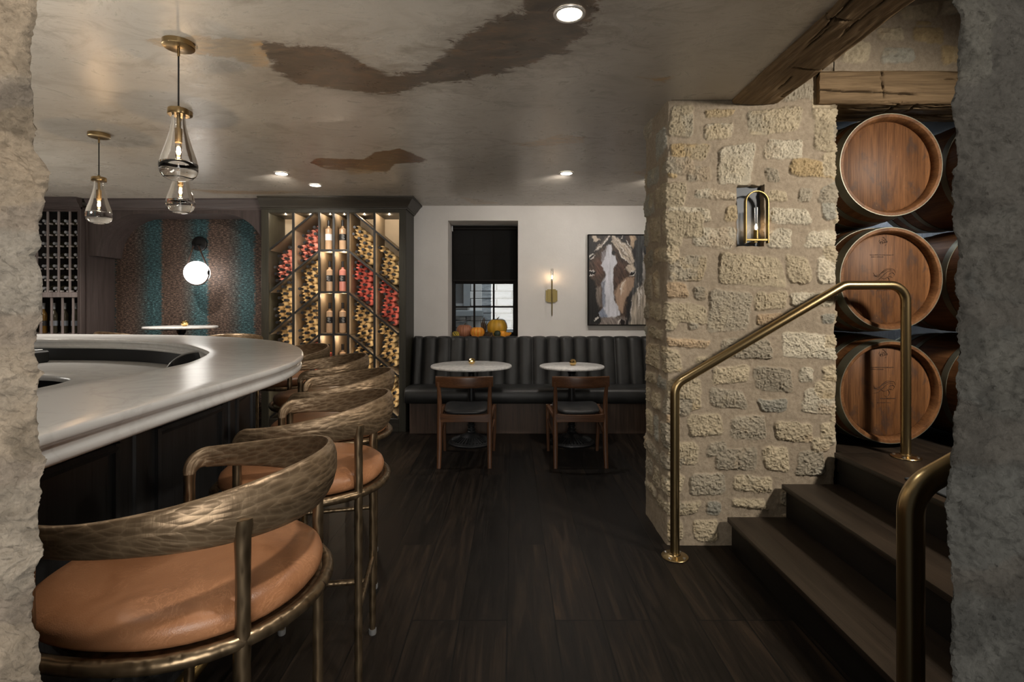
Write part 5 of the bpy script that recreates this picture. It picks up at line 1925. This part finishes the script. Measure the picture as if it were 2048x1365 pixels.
# ================================================================== WINDOW SILL HARVEST
def pumpkin(name, label, px, py_bot, rad_px, hk, d, colfn, ribs=10, depth=0.10, stem_h=0.03, lean=0.0, group='harvest display on the sill'):
    p = at(px, py_bot, d)
    r = rad_px * d / F
    t = empty(name, label, name.split('_')[-1], (p.x, d, 0.9555), 0.4, group)
    n, m_ = 60, 22
    P_ = np.zeros((m_, n, 3))
    C_ = np.zeros((m_, n, 3))
    for i in range(m_):
        f = i / (m_ - 1)
        a = -PI / 2 + PI * f
        for k in range(n):
            th_ = 2 * PI * k / n
            rib = abs(math.sin(th_ * ribs / 2))
            rr = r * (math.cos(a) ** 0.85 if math.cos(a) > 0 else 0) * (1 - depth + depth * rib)
            dip = 0.22 * r * math.exp(-((1 - f) / 0.10) ** 2) * hk
            P_[i, k] = (rr * math.cos(th_), rr * math.sin(th_), r * hk * (1 + math.sin(a)) - dip)
            C_[i, k] = colfn(th_, f, rib)
    e_ = None
    grid_object('fruit', P_, M['pumpkin'], C_, parent=t, closed_u=True)
    if stem_h:
        zt = 2 * r * hk - 0.22 * r * hk - 0.004
        MB().tube([(0, 0, zt), (0.002 + lean * 0.3, 0, zt + stem_h * 0.6), (0.006 + lean, 0.002, zt + stem_h)], [0.010, 0.006, 0.0065], 7).build('stalk', M['stem'], t, 60)
    return t


rp = random.Random(2)
pumpkin('small_pumpkin', 'pinkish ribbed pumpkin on the sill, left of the pine cones', 929, 672, 16.2, 0.80, 6.165, lambda a, f, r: np.array((0.40, 0.17, 0.095)) * (0.65 + 0.45 * r), 18, 0.08, 0.030, 0.012)
pumpkin('yellow_pumpkin', 'largest yellow pumpkin at the right of the window sill', 994, 672, 20.3, 0.90, 6.20, lambda a, f, r: np.array((0.56, 0.31, 0.030)) * (0.75 + 0.3 * r), 11, 0.05, 0.040, 0.014)
pumpkin('orange_pumpkin', 'small orange pumpkin with yellow stripes at the front of the sill', 955, 673, 14.4, 0.76, 6.04,
        lambda a, f, r: np.array((0.70, 0.23, 0.018)) if r > 0.55 else np.array((0.68, 0.42, 0.06)), 12, 0.09, 0.0)
g = pumpkin('orange_gourd', 'orange gourd with a dark green end beside the yellow pumpkin', 1005, 673, 7.4, 0.98, 6.035, lambda a, f, r: np.array((0.75, 0.30, 0.02)), 7, 0.05, 0.0)
MB().lathe([(0.0, -0.045), (0.03, -0.035), (0.042, 0.0), (0.03, 0.03), (0.0, 0.038)], 16, Matrix.Translation((-0.062, 0.0, 0.045))).build('green_end', plain('gourd_green', (0.016, 0.026, 0.012), 0.5), g, 60)
MB().tube([(0.03, 0.01, 0.04), (0.085, 0.02, 0.035), (0.115, 0.02, 0.05)], [0.03, 0.02, 0.010], 10).build('neck', plain('gourd_orange', (0.75, 0.30, 0.02), 0.45), g, 60)
pumpkin('warty_gourd', 'small yellow and green gourd at the left end of the sill', 911.5, 673, 7.4, 0.88, 6.045, lambda a, f, r: (np.array((0.55, 0.36, 0.04)) if math.sin(a * 9 + f * 20) > -0.1 else np.array((0.05, 0.07, 0.015))), 6, 0.15, 0.012)


def cone(label, x, d, s, rz):
    t = MB()
    rr = random.Random(int(x * 1000))
    t.lathe([(0, 0.0), (0.03 * s, 0.012 * s), (0.034 * s, 0.03 * s), (0.02 * s, 0.06 * s), (0, 0.075 * s)], 12)
    for k in range(60):
        f = k / 60
        a = k * 2.4
        r = (0.036 - 0.018 * f) * s
        z = (0.012 + 0.06 * f) * s
        c = Vector((r * math.cos(a), r * math.sin(a), z))
        o = Vector((math.cos(a), math.sin(a), 0.5))
        q = Vector((-math.sin(a), math.cos(a), 0)) * 0.008 * s
        t.add([c - q, c + q, c + q * 0.4 + o * 0.014 * s, c - q * 0.4 + o * 0.014 * s, c - q - Vector((0, 0, .004)), c + q - Vector((0, 0, .004))], [(0, 1, 2, 3), (4, 5, 2, 3), (0, 3, 4), (1, 5, 2)])
    o = t.build('pine_cone', M['twig'], None, 0, label, 'pine cone', 'harvest display on the sill', loc=(x, d, 0.956), rz=rz)
    return o


cone('brown pine cone on the sill between the orange and yellow pumpkins', -0.290, 6.09, 0.9, 0.2)
cone('brown pine cone on the sill behind the orange pumpkin', -0.420, 6.24, 1.3, 1.2)
cone('brown pine cone on the sill in front of the yellow pumpkin', -0.245, 5.995, 0.8, 2.0)
hk_ = MB()
rr = random.Random(9)
for k in range(26):
    a = rr.uniform(0, PI)
    l = rr.uniform(0.05, 0.13)
    base_ = Vector((rr.uniform(-0.012, 0.012), rr.uniform(-0.012, 0.012), 0.0))
    tip = base_ + Vector((math.cos(a) * l * 0.4, rr.uniform(-0.01, 0.03), 0.10 + math.sin(a) * l))
    mid = base_.lerp(tip, 0.55) + Vector((rr.uniform(-0.02, 0.02), 0, 0.01))
    hk_.tube([base_, mid, tip], [0.004, 0.009, 0.002], 6)
hk_.build('dried_husks', M['twig'], None, 60, 'bunch of brown dried husks sticking up behind the pumpkins', 'dried husks', 'harvest display on the sill', loc=(-0.335, 6.285, 0.956))
# ================================================================== STAIRS
st = empty('staircase', 'three dark oak steps rising to the right beside the stone pillar', 'stairs', (0, 0, 0))
NOS = [(1.170, 0.1705), (1.466, 0.350), (1.752, 0.5225)]
Y0, Y1 = 0.84, 2.868
for k, (x, z) in enumerate(NOS):
    x1 = NOS[k + 1][0] + 0.05 if k < 2 else 3.395
    y1 = Y1
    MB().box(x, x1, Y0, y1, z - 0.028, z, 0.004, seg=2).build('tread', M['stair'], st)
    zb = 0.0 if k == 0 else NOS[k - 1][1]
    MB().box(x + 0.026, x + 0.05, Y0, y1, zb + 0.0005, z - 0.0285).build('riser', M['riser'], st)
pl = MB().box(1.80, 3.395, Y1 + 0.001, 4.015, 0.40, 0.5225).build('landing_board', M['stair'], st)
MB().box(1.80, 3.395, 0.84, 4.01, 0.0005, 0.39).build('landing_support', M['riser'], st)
p = at(1793, 953, 2.42)
MB().box(1.80, 2.9, 1.25, 2.42, 0.523, 0.532, 0.003).build('door_mat', M['mat'], None, 35, 'dark slate grey door mat on the top landing', 'mat')


# ================================================================== HANDRAILS
def arc_path(pts, r):
    out = [Vector(pts[0])]
    for i in range(1, len(pts) - 1):
        a, b_, c = Vector(pts[i - 1]), Vector(pts[i]), Vector(pts[i + 1])
        d1, d2 = (a - b_).normalized(), (c - b_).normalized()
        ang = d1.angle(d2)
        L = r / math.tan(ang / 2)
        p1, p2 = b_ + d1 * L, b_ + d2 * L
        bis = (d1 + d2).normalized()
        cen = b_ + bis * (r / math.sin(ang / 2))
        v1, v2 = p1 - cen, p2 - cen
        tot = v1.angle(v2)
        ax = v1.cross(v2).normalized()
        for k in range(11):
            out.append(cen + Matrix.Rotation(tot * k / 10, 3, ax) @ v1)
    out.append(Vector(pts[-1]))
    # extra points on the straights keep the sweep even
    res = []
    for p, q in zip(out[:-1], out[1:]):
        n = max(1, int((q - p).length / 0.05))
        for j in range(n):
            res.append(p.lerp(q, j / n))
    res.append(out[-1])
    return res


def handrail(label, y, xb, zb, xt, zt, x2, tz, r):
    t = empty('handrail', label, 'handrail', (0, 0, 0), 0, 'brass stair handrails')
    path = arc_path([(xb, y, 0.004), (xb, y, zb), (xt, y, zt), (x2, y, zt), (x2, y, tz + 0.004)], 0.085)
    MB().tube(path, r, 24, up=(0, 1, 0)).build('rail', M['brass'], t, 60)
    for x, z in ((xb, 0.0), (x2, tz)):
        f = MB().lathe([(0.0, 0.0005), (0.068, 0.0005), (0.070, 0.003), (0.068, 0.006), (0.040, 0.010), (r + 0.006, 0.014), (r + 0.004, 0.020), (r, 0.021)], 36, center=(x, y, z)).build('floor_flange', M['brass'], t, 40)
        for k in range(4):
            a = PI / 4 + k * PI / 2
            MB().lathe([(0.0, 0.0), (0.0085, 0.0), (0.008, 0.004), (0.004, 0.0062), (0.0, 0.0065)], 12, center=(x + 0.052 * math.cos(a), y + 0.052 * math.sin(a), z + 0.0075)).build('screw', M['steel'], f)
    return t


handrail('far brass handrail bent up the stairs in front of the stone pillar', 2.770, 0.856, 0.905, 1.745, 1.428, 2.070, 0.5225, 0.0235)
handrail('near brass handrail at the right, running behind the grey stone jamb', 1.10, 0.832, 0.935, 1.745, 1.445, 2.070, 0.5225, 0.0245)

# ================================================================== BARRELS
YB0, LB = 2.925, 0.90
RH, RBEL = 0.283, 0.313


def r_at(t_):
    return RH + (RBEL - RH) * (1 - (2 * t_ - 1) ** 2)


def barrel(label, marks):
    t = empty('wine_barrel', label, 'barrel', (0, 0, 0), 0, 'oak barrels in the alcove')
    Rm = Matrix.Rotation(-PI / 2, 4, 'X')        # z -> +y
    outp = [(r_at(k / 24), LB * k / 24) for k in range(25)]
    prof = [(RH - 0.030, 0.055), (RH - 0.029, 0.030), (RH - 0.020, 0.004), (RH - 0.016, 0.0)] + outp[:1] + outp[1:] + [(RH - 0.02, LB), (0.0, LB - 0.03)]
    s = MB().lathe(prof, 64, Rm)
    s.build('staves', M['oakstave'], t, 40)
    for a, b_ in ((0.0, 0.062), (0.135, 0.180), (0.275, 0.315), (0.585, 0.625), (0.72, 0.765), (0.838, 0.90)):
        ps = [(r_at(a / LB) - 0.001, a - 0.0005), (r_at(a / LB) + 0.0028, a - 0.0005)]
        for k in range(1, 5):
            q = a + (b_ - a) * k / 5
            ps.append((r_at(q / LB) + 0.0030, q))
        ps += [(r_at(b_ / LB) + 0.0028, b_), (r_at(b_ / LB) - 0.001, b_)]
        MB().lathe(ps, 64, Rm).build('hoop', M['hoop'], t, 40)
    hd = MB().lathe([(0.0, 0.0), (RH - 0.040, 0.0), (RH - 0.029, 0.006), (RH - 0.029, 0.012), (0.0, 0.012)], 64, Matrix.Translation((0, 0.038, 0)) @ Rm).build('head', M['oakhead'], t, 40)
    if marks:
        mk = MB()
        y = 0.0368

        def rib(pts, w):
            c = catmull([(p_[0], p_[1]) for p_ in pts], 18)
            mk.tube([(q[0], y, q[1]) for q in c], [w * (0.3 + 0.7 * math.sin(PI * i / 17)) for i in range(18)], 5)
        k = 0.2 / 1000 * 2.70 / 1.0        # sketch pixels to metres
        X = lambda u: (u - 625) * 0.000548
        Z = lambda v: (625 - v) * 0.000548
        for pts in ([(490, 560), (510, 592), (560, 575), (640, 530), (700, 525), (715, 560)], [(480, 645), (540, 635), (580, 600), (640, 548), (700, 540)], [(535, 610), (575, 560), (620, 525), (660, 515)],
                    [(560, 600), (600, 625), (640, 610), (655, 650), (630, 680), (605, 670)], [(640, 590), (680, 560), (705, 575), (700, 600)], [(490, 590), (530, 600), (570, 590)], [(620, 620), (650, 600), (690, 610)]):
            rib([(X(u), Z(v)) for u, v in pts], 0.0019)
        mk.build('burnt_crest', M['etch'], hd, 0)
        mk = MB()
        rr = random.Random(8)
        for i in range(26):                                      # round stamp at the top
            a = rr.uniform(0, 2 * PI)
            r0 = rr.uniform(0.004, 0.026)
            p0 = (X(590) + r0 * math.cos(a), Z(245) + r0 * math.sin(a))
            a2 = a + rr.uniform(0.3, 0.9)
            p2 = (X(590) + r0 * math.cos(a2), Z(245) + r0 * 1.0 * math.sin(a2))
            pm = ((p0[0] + p2[0]) / 2 * 1.0 + 0.002, (p0[1] + p2[1]) / 2 + 0.002)
            rib([p0, pm, p2], 0.0017)
        mk.build('burnt_stamp', M['etch'], hd, 0)
        mk = MB()
        for zrow, x0, x1, sz in ((Z(380), 455, 700, 9), (Z(400), 470, 590, 8), (Z(742), 530, 670, 8), (Z(700), 560, 720, 12)):
            u = x0
            while u < x1:
                wq = rr.uniform(3, 9)
                mk.box(X(u), X(u + wq), y - 0.0006, y + 0.0006, zrow - 0.0004 * sz * rr.uniform(0.2, 0.6), zrow + 0.0004 * sz * rr.uniform(0.3, 1))
                u += wq + rr.uniform(2, 6)
        mk.build('burnt_lettering', M['etch'], hd, 0)
    return t


BXC = 2.105
BZ = [EYE - (331 - HOR) * YB0 / F, EYE - (560 - HOR) * YB0 / F, EYE - (783 - HOR) * YB0 / F]
B0 = Z0B = 0.5225 + RBEL + 0.0035
zlist = [B0, B0 + 0.632, B0 + 1.264]
NB = ['bottom', 'middle', 'top']
plainb = barrel('top oak barrel in the left stack, pale weathered head, under the lintel', False)
markb = barrel('bottom oak barrel in the left stack, standing on the landing', True)
kd = {o.name: children(o) for o in (plainb, markb)}
for o in list(kd.values()):
    for c in o:
        kd[c.name] = children(c)
plainb.location = (BXC, YB0, zlist[2])
markb.location = (BXC, YB0, zlist[0])
dup(markb, (BXC, YB0, zlist[1]), label='middle oak barrel in the left stack, behind the top of the far handrail', kids=kd)
for i in range(3):
    dup((plainb, markb)[i % 2], (2.775, YB0 - 0.205, zlist[i]), label=f'{NB[i]} oak barrel of the right stack, cut off by the grey stone jamb', kids=kd)
for i in range(2):
    pass

# ================================================================== PILLAR SCONCE
PXS = 1 / PPM
sx = lambda u: (1260 + u * KA - 1024) * PXS
sz = lambda v: EYE - (160 + v * KA - HOR) * PXS
sc = empty('wall_sconce', 'arched brass candle sconce on a slate panel set in the stone pillar', 'wall lamp', (0, 0, 0))
MB().box(NX0 - 0.02, NX1 + 0.02, 2.935, 2.952, NZ0 - 0.02, NZ1 + 0.02).build('slate_panel', M['slate'], sc)
x0, x1 = sx(567), sx(684)
zb, zt = sz(830), sz(568)
xm, rr_ = (x0 + x1) / 2, (x1 - x0) / 2
yc = 2.868
prof = []
pts = [(x0, zb)] + [(xm - rr_ * math.cos(PI * k / 16), zt - rr_ + rr_ * math.sin(PI * k / 16)) for k in range(17)] + [(x1, zb)]
rings = []
for i, (x, z) in enumerate(pts):
    dx, dz = (x - xm), (z - (zt - rr_))
    L = math.hypot(dx, dz) if 0 < i < len(pts) - 1 else abs(dx)
    nx_, nz_ = (dx / L, dz / L) if 0 < i < len(pts) - 1 else (math.copysign(1, dx), 0)
    rings.append([(x, yc - 0.014, z), (x, yc + 0.014, z), (x - nx_ * 0.006, yc + 0.014, z - nz_ * 0.006), (x - nx_ * 0.006, yc - 0.014, z - nz_ * 0.006)])
MB().loft(rings).build('arch_frame', M['brass_sconce'], sc, 40, bevel=0.001)
b = MB()
b.box(x0 - 0.003, x1 + 0.003, yc - 0.010, yc + 0.010, zb + 0.012, zb + 0.024, 0.002)
b.box(xm - 0.012, xm + 0.008, yc, 2.936, zb + 0.004, zb + 0.014, 0.002)
b.build('cross_bar', M['brass_sconce'], sc)
xc = sx(624)
MB().lathe([(0, 0), (0.015, 0), (0.015, 0.005), (0.0135, 0.006), (0.0135, 0.046), (0.0, 0.046)], 20, center=(xc, yc, zb + 0.0245)).build('candle_cup', M['brass_sconce'], sc, 40)
MB().lathe([(0.0125, 0.046), (0.0125, 0.170), (0.0112, 0.170), (0.0112, 0.046)], 24, center=(xc, yc, zb + 0.0245)).build('glass_tube', M['frost'], sc, 40)
MB().lathe([(0, 0.050), (0.006, 0.053), (0.0068, 0.062), (0.004, 0.075), (0, 0.082)], 12, center=(xc, yc, zb + 0.0245)).build('bulb', M['flame'], sc, 60)

# ================================================================== BACK WALL SCONCE
s2 = empty('torch_sconce', 'slim brass torch sconce on the grey wall between window and painting', 'wall lamp', (0, 0, 0))
a = at(1103, 592, 5.94)
for k, (w_, y0, y1, h_) in enumerate(((0.066, 5.938, 5.949, 0.062), (0.048, 5.928, 5.9379, 0.074))):
    MB().box(a.x - w_, a.x + w_, y0, y1, a.z - h_, a.z + h_, 0.001).build('backplate', M['brass_sconce'], s2)
MB().tube([(a.x, 5.93, a.z + 0.02), (a.x, 5.87, a.z + 0.02)], 0.007, 10).build('arm', M['brass_sconce'], s2)
zt_, zb_ = at(1103, 562, 5.86).z, at(1103, 633, 5.86).z
MB().tube([(a.x, 5.86, zb_), (a.x, 5.86, zb_ + 0.02), (a.x, 5.86, zb_ + 0.25), (a.x, 5.86, zt_)], [0.003, 0.006, 0.0085, 0.007], 12).build('stem', M['brass_sconce'], s2)
MB().lathe([(0, 0), (0.013, 0.002), (0.013, 0.018), (0, 0.018)], 16, center=(a.x, 5.86, zt_)).build('candle_cup', M['steel'], s2, 40)
MB().lathe([(0.0115, 0.018), (0.0115, 0.135), (0.0105, 0.135), (0.0105, 0.018)], 20, center=(a.x, 5.86, zt_)).build('glass_tube', M['glass'], s2, 40)
MB().lathe([(0, 0.020), (0.006, 0.024), (0.0075, 0.036), (0.005, 0.055), (0, 0.066)], 12, center=(a.x, 5.86, zt_)).build('bulb', M['flame'], s2, 60)
SCONCE2 = (a.x, 5.86, zt_ + 0.04)

# ================================================================== GLOBE LAMP IN THE ALCOVE
gl = empty('globe_lamp', 'glowing white globe lamp hung by brown straps on the papered alcove wall', 'wall lamp', (0, 0, 0))
pl_ = at(399, 488, 5.95)
gc_ = at(394, 546, 5.76)
GR = 0.1275
MB().lathe([(0, 0), (0.083, 0), (0.083, 0.022), (0.078, 0.026), (0, 0.026)], 40, Matrix.Translation((pl_.x, 5.964, pl_.z)) @ Matrix.Rotation(PI / 2, 4, 'X')).build('backplate', M['black_metal'], gl, 40)
pr = []
for k in range(25):
    aa = -PI / 2 + PI * k / 24
    pr.append((max(0.0, GR * math.cos(aa)), GR * math.sin(aa)))
MB().lathe(pr, 40, center=tuple(gc_)).build('opal_globe', M['globe'], gl, 80)
for s, xo in ((-1, -0.038), (1, 0.018)):
    top = Vector((pl_.x + xo, 5.90, pl_.z - 0.028))
    MB().tube([(top.x, 5.939, top.z + 0.012), (top.x, 5.90, top.z + 0.012), tuple(top)], 0.007, 8).tube([top + Vector((-0.012, 0, 0.006)), top + Vector((0.012, 0, 0.006))], 0.013, 10).build('hook', M['black_metal'], gl)
    side = gc_ + Vector((s * (GR + 0.006), 0, 0.012))
    path = [top, top.lerp(side, 0.5), side]
    for k in range(1, 7):
        aa = (PI / 2) * k / 6
        path.append(gc_ + Vector((s * (GR + 0.006) * math.cos(aa), 0, -(GR + 0.006) * math.sin(aa))))
    MB().tube(path, 0.0085, 8).build('strap', M['strap'], gl, 60)
    mid_ = top.lerp(side, 0.22)
    MB().lathe([(0, -0.007), (0.0085, -0.006), (0.0085, 0.006), (0, 0.007)], 12, center=tuple(mid_)).build('buckle', M['brass_bright'], gl)
dk = gc_ + Vector((GR + 0.005, -0.012, 0.0))
rings = []
for t_ in (-0.004, 0.004):
    rings.append([(dk.x + t_ + 0.004 * 0, dk.y + 0.017 * math.cos(2 * PI * k / 20) * 1.0, dk.z + 0.026 * math.sin(2 * PI * k / 20)) for k in range(20)])
MB().loft(rings).build('side_disc', M['black_metal'], gl, 40)

# ================================================================== PENDANTS
def pendant(label, x, y):
    t = empty('pendant_lamp', label, 'pendant lamp', (x, y, 0), 0, 'teardrop glass pendants over the bar')
    MB().lathe([(0, CEIL - 0.024), (0.058, CEIL - 0.024), (0.062, CEIL - 0.021), (0.062, CEIL - 0.0005), (0, CEIL - 0.0005)], 40).build('canopy', M['brass_fix'], t, 40)
    MB().tube([(0, 0, 2.15), (0, 0, 2.29), (0, 0, CEIL - 0.024)], 0.0034, 8).build('cord', M['black'], t)
    MB().lathe([(0, CEIL - 0.060), (0.0055, CEIL - 0.060), (0.0055, CEIL - 0.0245), (0, CEIL - 0.0245)], 12).build('cord_grip', M['brass_fix'], t, 40)
    MB().lathe([(0, 2.137), (0.041, 2.137), (0.042, 2.139), (0.042, 2.160), (0.040, 2.163), (0.010, 2.163), (0.008, 2.175), (0, 2.175)], 36).build('cap', M['brass_fix'], t, 40)
    MB().lathe([(0, 2.020), (0.0135, 2.020), (0.0145, 2.024), (0.0145, 2.080), (0.0075, 2.082), (0.0075, 2.137), (0, 2.137)], 20).build('socket', M['brass_fix'], t, 40)
    # hollow drop above, solid crystal below
    outer_ = [(0.026, 2.136), (0.0255, 2.120), (0.027, 2.100), (0.034, 2.065), (0.045, 2.025), (0.057, 1.985), (0.067, 1.955), (0.0725, 1.930)]
    low = [(0.0735, 1.930), (0.0745, 1.915), (0.0725, 1.898), (0.066, 1.881), (0.054, 1.868), (0.037, 1.860), (0.018, 1.8565), (0.0, 1.856)]
    MB().lathe(outer_ + [(r - 0.0025, z) for r, z in outer_[::-1]], 48).build('glass_shade', M['glass'], t, 60)
    MB().lathe([(0.0, 1.945), (0.02, 1.943), (0.045, 1.938), (0.062, 1.934), (0.0725, 1.931)] + low, 48).build('crystal_base', M['crystal'], t, 60)
    bl = MB().lathe([(0.0115, 2.0195), (0.0115, 1.965), (0.010, 1.957), (0.005, 1.952), (0, 1.951)], 20).build('bulb', M['glass'], t, 60)
    MB().lathe([(0, 1.966), (0.0048, 1.969), (0.0055, 1.985), (0.0048, 2.002), (0, 2.005)], 12).build('filament', M['bulb'], bl, 60)
    return t


PEND = [(-1.430, 2.26, 'teardrop glass pendant nearest the camera, largest and highest in the photo'), (-1.925, 3.06, 'teardrop glass pendant directly behind the largest pendant'), (-2.712, 3.46, 'teardrop glass pendant left of the other two, before the wine rack')]
p0 = None
for x, y, lab in PEND:
    if p0 is None:
        p0 = pendant(lab, x, y)
        kp = {p0.name: children(p0)}
        for c in kp[p0.name]:
            kp[c.name] = children(c)
    else:
        dup(p0, (x, y, 0), label=lab, kids=kp)

# ================================================================== DOWNLIGHTS
DL = [(0.222, 2.036, 'largest recessed ceiling downlight in the dark worn patch'), (0.463, 4.48, 'recessed downlight before the painting wall'), (-1.964, 4.49, 'recessed downlight in front of the papered alcove'),
      (-1.840, 4.93, 'recessed downlight just before the wine cabinet')]
for i, (x, y, lab) in enumerate(DL):
    t = empty('downlight', lab, 'ceiling light', (x, y, 0), 0, 'recessed downlights')
    r = 0.062
    MB().lathe([(r - 0.016, CEIL - 0.001), (r - 0.014, CEIL - 0.006), (r - 0.004, CEIL - 0.008), (r, CEIL - 0.005), (r, CEIL - 0.0005)], 40).build('trim_ring', M['trimring'], t, 60)
    MB().lathe([(0, CEIL - 0.0045), (r - 0.0145, CEIL - 0.0045), (r - 0.0145, CEIL - 0.001), (0, CEIL - 0.001)], 32).build('lens', M['led'], t, 40)
# ================================================================== LIGHT
def spot(name, loc, target, power, color, angle=110, blend=0.7, radius=0.04):
    l = bpy.data.lights.new(name, 'SPOT')
    l.energy, l.color, l.spot_size, l.spot_blend, l.shadow_soft_size = power, color, math.radians(angle), blend, radius
    o = bpy.data.objects.new(name, l)
    COL.objects.link(o)
    o.location = loc
    o.rotation_euler = (Vector(target) - Vector(loc)).to_track_quat('-Z', 'Y').to_euler()
    return o


def area(name, loc, target, power, color, sx, sy=None, spread=PI):
    l = bpy.data.lights.new(name, 'AREA')
    l.energy, l.color, l.size = power, color, sx
    l.spread = spread
    if sy:
        l.shape = 'RECTANGLE'
        l.size_y = sy
    o = bpy.data.objects.new(name, l)
    COL.objects.link(o)
    o.location = loc
    o.rotation_euler = (Vector(target) - Vector(loc)).to_track_quat('-Z', 'Y').to_euler()
    return o


def point(name, loc, power, color, radius=0.03):
    l = bpy.data.lights.new(name, 'POINT')
    l.energy, l.color, l.shadow_soft_size = power, color, radius
    o = bpy.data.objects.new(name, l)
    COL.objects.link(o)
    o.location = loc
    return o


WARM = (1.0, 0.83, 0.66)
NEUT = (1.0, 0.92, 0.83)
for i, (x, y, lab) in enumerate(DL):
    spot('downlight_lamp', (x, y, CEIL - 0.012), [(x, y, 0), (0.05, 5.95, 1.45), (-2.9, 5.95, 1.3), (-1.84, 5.5, 0.9)][i], (22, 42, 55, 60)[i], NEUT, 118, 0.8, 0.04)
spot('downlight_lamp', (1.30, 4.62, CEIL - 0.012), (0.95, 5.95, 1.5), 42, NEUT, 118, 0.8, 0.04)
spot('downlight_lamp', (0.463, 4.48, CEIL - 0.012), (0.463, 4.48, 0), 45, NEUT, 118, 0.8, 0.04)
# added spots without fittings, brightening the papered alcove, wine rack and bar
for x, y, pw in ((-3.5, 5.0, 130), (-4.75, 4.55, 70), (-3.1, 2.2, 22), (-1.8, 1.0, 14)):
    spot('downlight_lamp', (x, y, CEIL - 0.012), (x, y, 0), pw, NEUT, 125, 0.75, 0.04)
for x, y, lab in PEND:
    point('pendant_glow', (x, y, 1.985), 4.0, (1.0, 0.66, 0.34), 0.012)
point('torch_glow', SCONCE2, 3.5, (1.0, 0.68, 0.40), 0.012)
point('sconce_glow', (xc, yc - 0.003, zb + 0.09), 0.7, (1.0, 0.66, 0.38), 0.010)
point('globe_glow', (gc_.x, gc_.y - 0.0, gc_.z), 0.0, (1.0, 0.94, 0.86), 0.13)
# stair well lamps
spot('stair_lamp', (2.72, 1.0, 2.36), (1.55, 2.7, 1.25), 270, (1.0, 0.89, 0.76), 100, 0.9, 0.14)
spot('downlight_lamp', (0.15, 0.95, CEIL - 0.012), (-0.55, 1.45, 0.75), 70, NEUT, 84, 0.8, 0.04)
# light in the entrance the photograph is taken from
spot('entrance_lamp', (-1.05, -1.0, 2.0), (-0.85, 0.62, 1.2), 75, (1.0, 0.88, 0.73), 62, 0.8, 0.15)
# unseen soft fill added behind the camera to light the room frontally
area('entrance_fill', (0.55, -2.2, 1.5), (0.3, 2.0, 1.5), 120, (1.0, 0.95, 0.88), 2.3, 1.7)
area('ceiling_fill', (-1.80, 1.45, 0.925), (-1.9, 1.55, 2.4), 46, (1.0, 0.95, 0.87), 0.35, 1.7)  # this and the next are added out of view to brighten the ceiling
area('ceiling_fill', (-4.6, 3.62, 0.94), (-4.4, 3.3, 2.4), 26, (1.0, 0.95, 0.87), 1.0, 0.3)
area('alcove_fill', (2.6, 3.86, 2.43), (2.6, 4.0, 1.5), 22, (0.92, 0.96, 1.0), 1.0, 0.15)  # added with no known fitting, to brighten the slate behind the barrels
# daylight outside the window
area('lane_daylight', (0.6, 7.3, 4.4), (-0.3, 8.6, 1.3), 85, (0.86, 0.93, 1.0), 2.2)
# strip lamps inside the wine cabinet, behind the uprights
for k in range(0, 6):
    x = cols[k + 1] - 0.017 if k < 5 else cols[k] + 0.017
    x = (cols[k] + cols[k + 1]) / 2
    point('cabinet_lamp', (x, CY + 0.12, ZT - 0.005), (1.3, 1.3, 0.7, 0.7, 1.8, 1.8)[k], (1.0, 0.82, 0.60), 0.0)
for k in (2, 3):
    for z in DZ:
        x = (cols[k] + cols[k + 1]) / 2
        point('cabinet_lamp', (x, CY + 0.10, z - 0.035), 0.8, (1.0, 0.82, 0.60), 0.0)

for k in (0, 1, 4, 5):
    for s_ in (-1, 1):
        x = cols[k] + 0.016 if s_ < 0 else cols[k + 1] - 0.016
        area('cabinet_strip', (x, CY + 0.012, (ZB + ZT) / 2), (x - s_ * 0.12, CY + 0.3, (ZB + ZT) / 2), 2.3, (1.0, 0.86, 0.68), 0.008, ZT - ZB - 0.05)

w = bpy.data.worlds.new('world')
SC.world = w
w.use_nodes = True
bg = w.node_tree.nodes['Background']
bg.inputs[0].default_value = (0.92, 0.95, 1.0, 1)
bg.inputs[1].default_value = 0.06

# ================================================================== CAMERA
cam = bpy.data.cameras.new('camera')
cam.sensor_width = 36.0
cam.lens = F * 36.0 / 2048.0
cam.shift_y = -(682.5 - HOR) / 2048.0
cam.clip_start = 0.02
co = bpy.data.objects.new('camera', cam)
COL.objects.link(co)
co.location = (0, 0, EYE)
co.rotation_euler = (PI / 2, 0, 0)
SC.camera = co
vs_ = SC.view_settings
SC.display_settings.display_device = 'sRGB'
vs_.view_transform = 'Standard'
vs_.look = 'None'
vs_.exposure = 0.0
vs_.gamma = 1.0
vs_.use_curve_mapping = False
SC.cycles.sample_clamp_indirect = 4.0
SC.cycles.transparent_max_bounces = 16
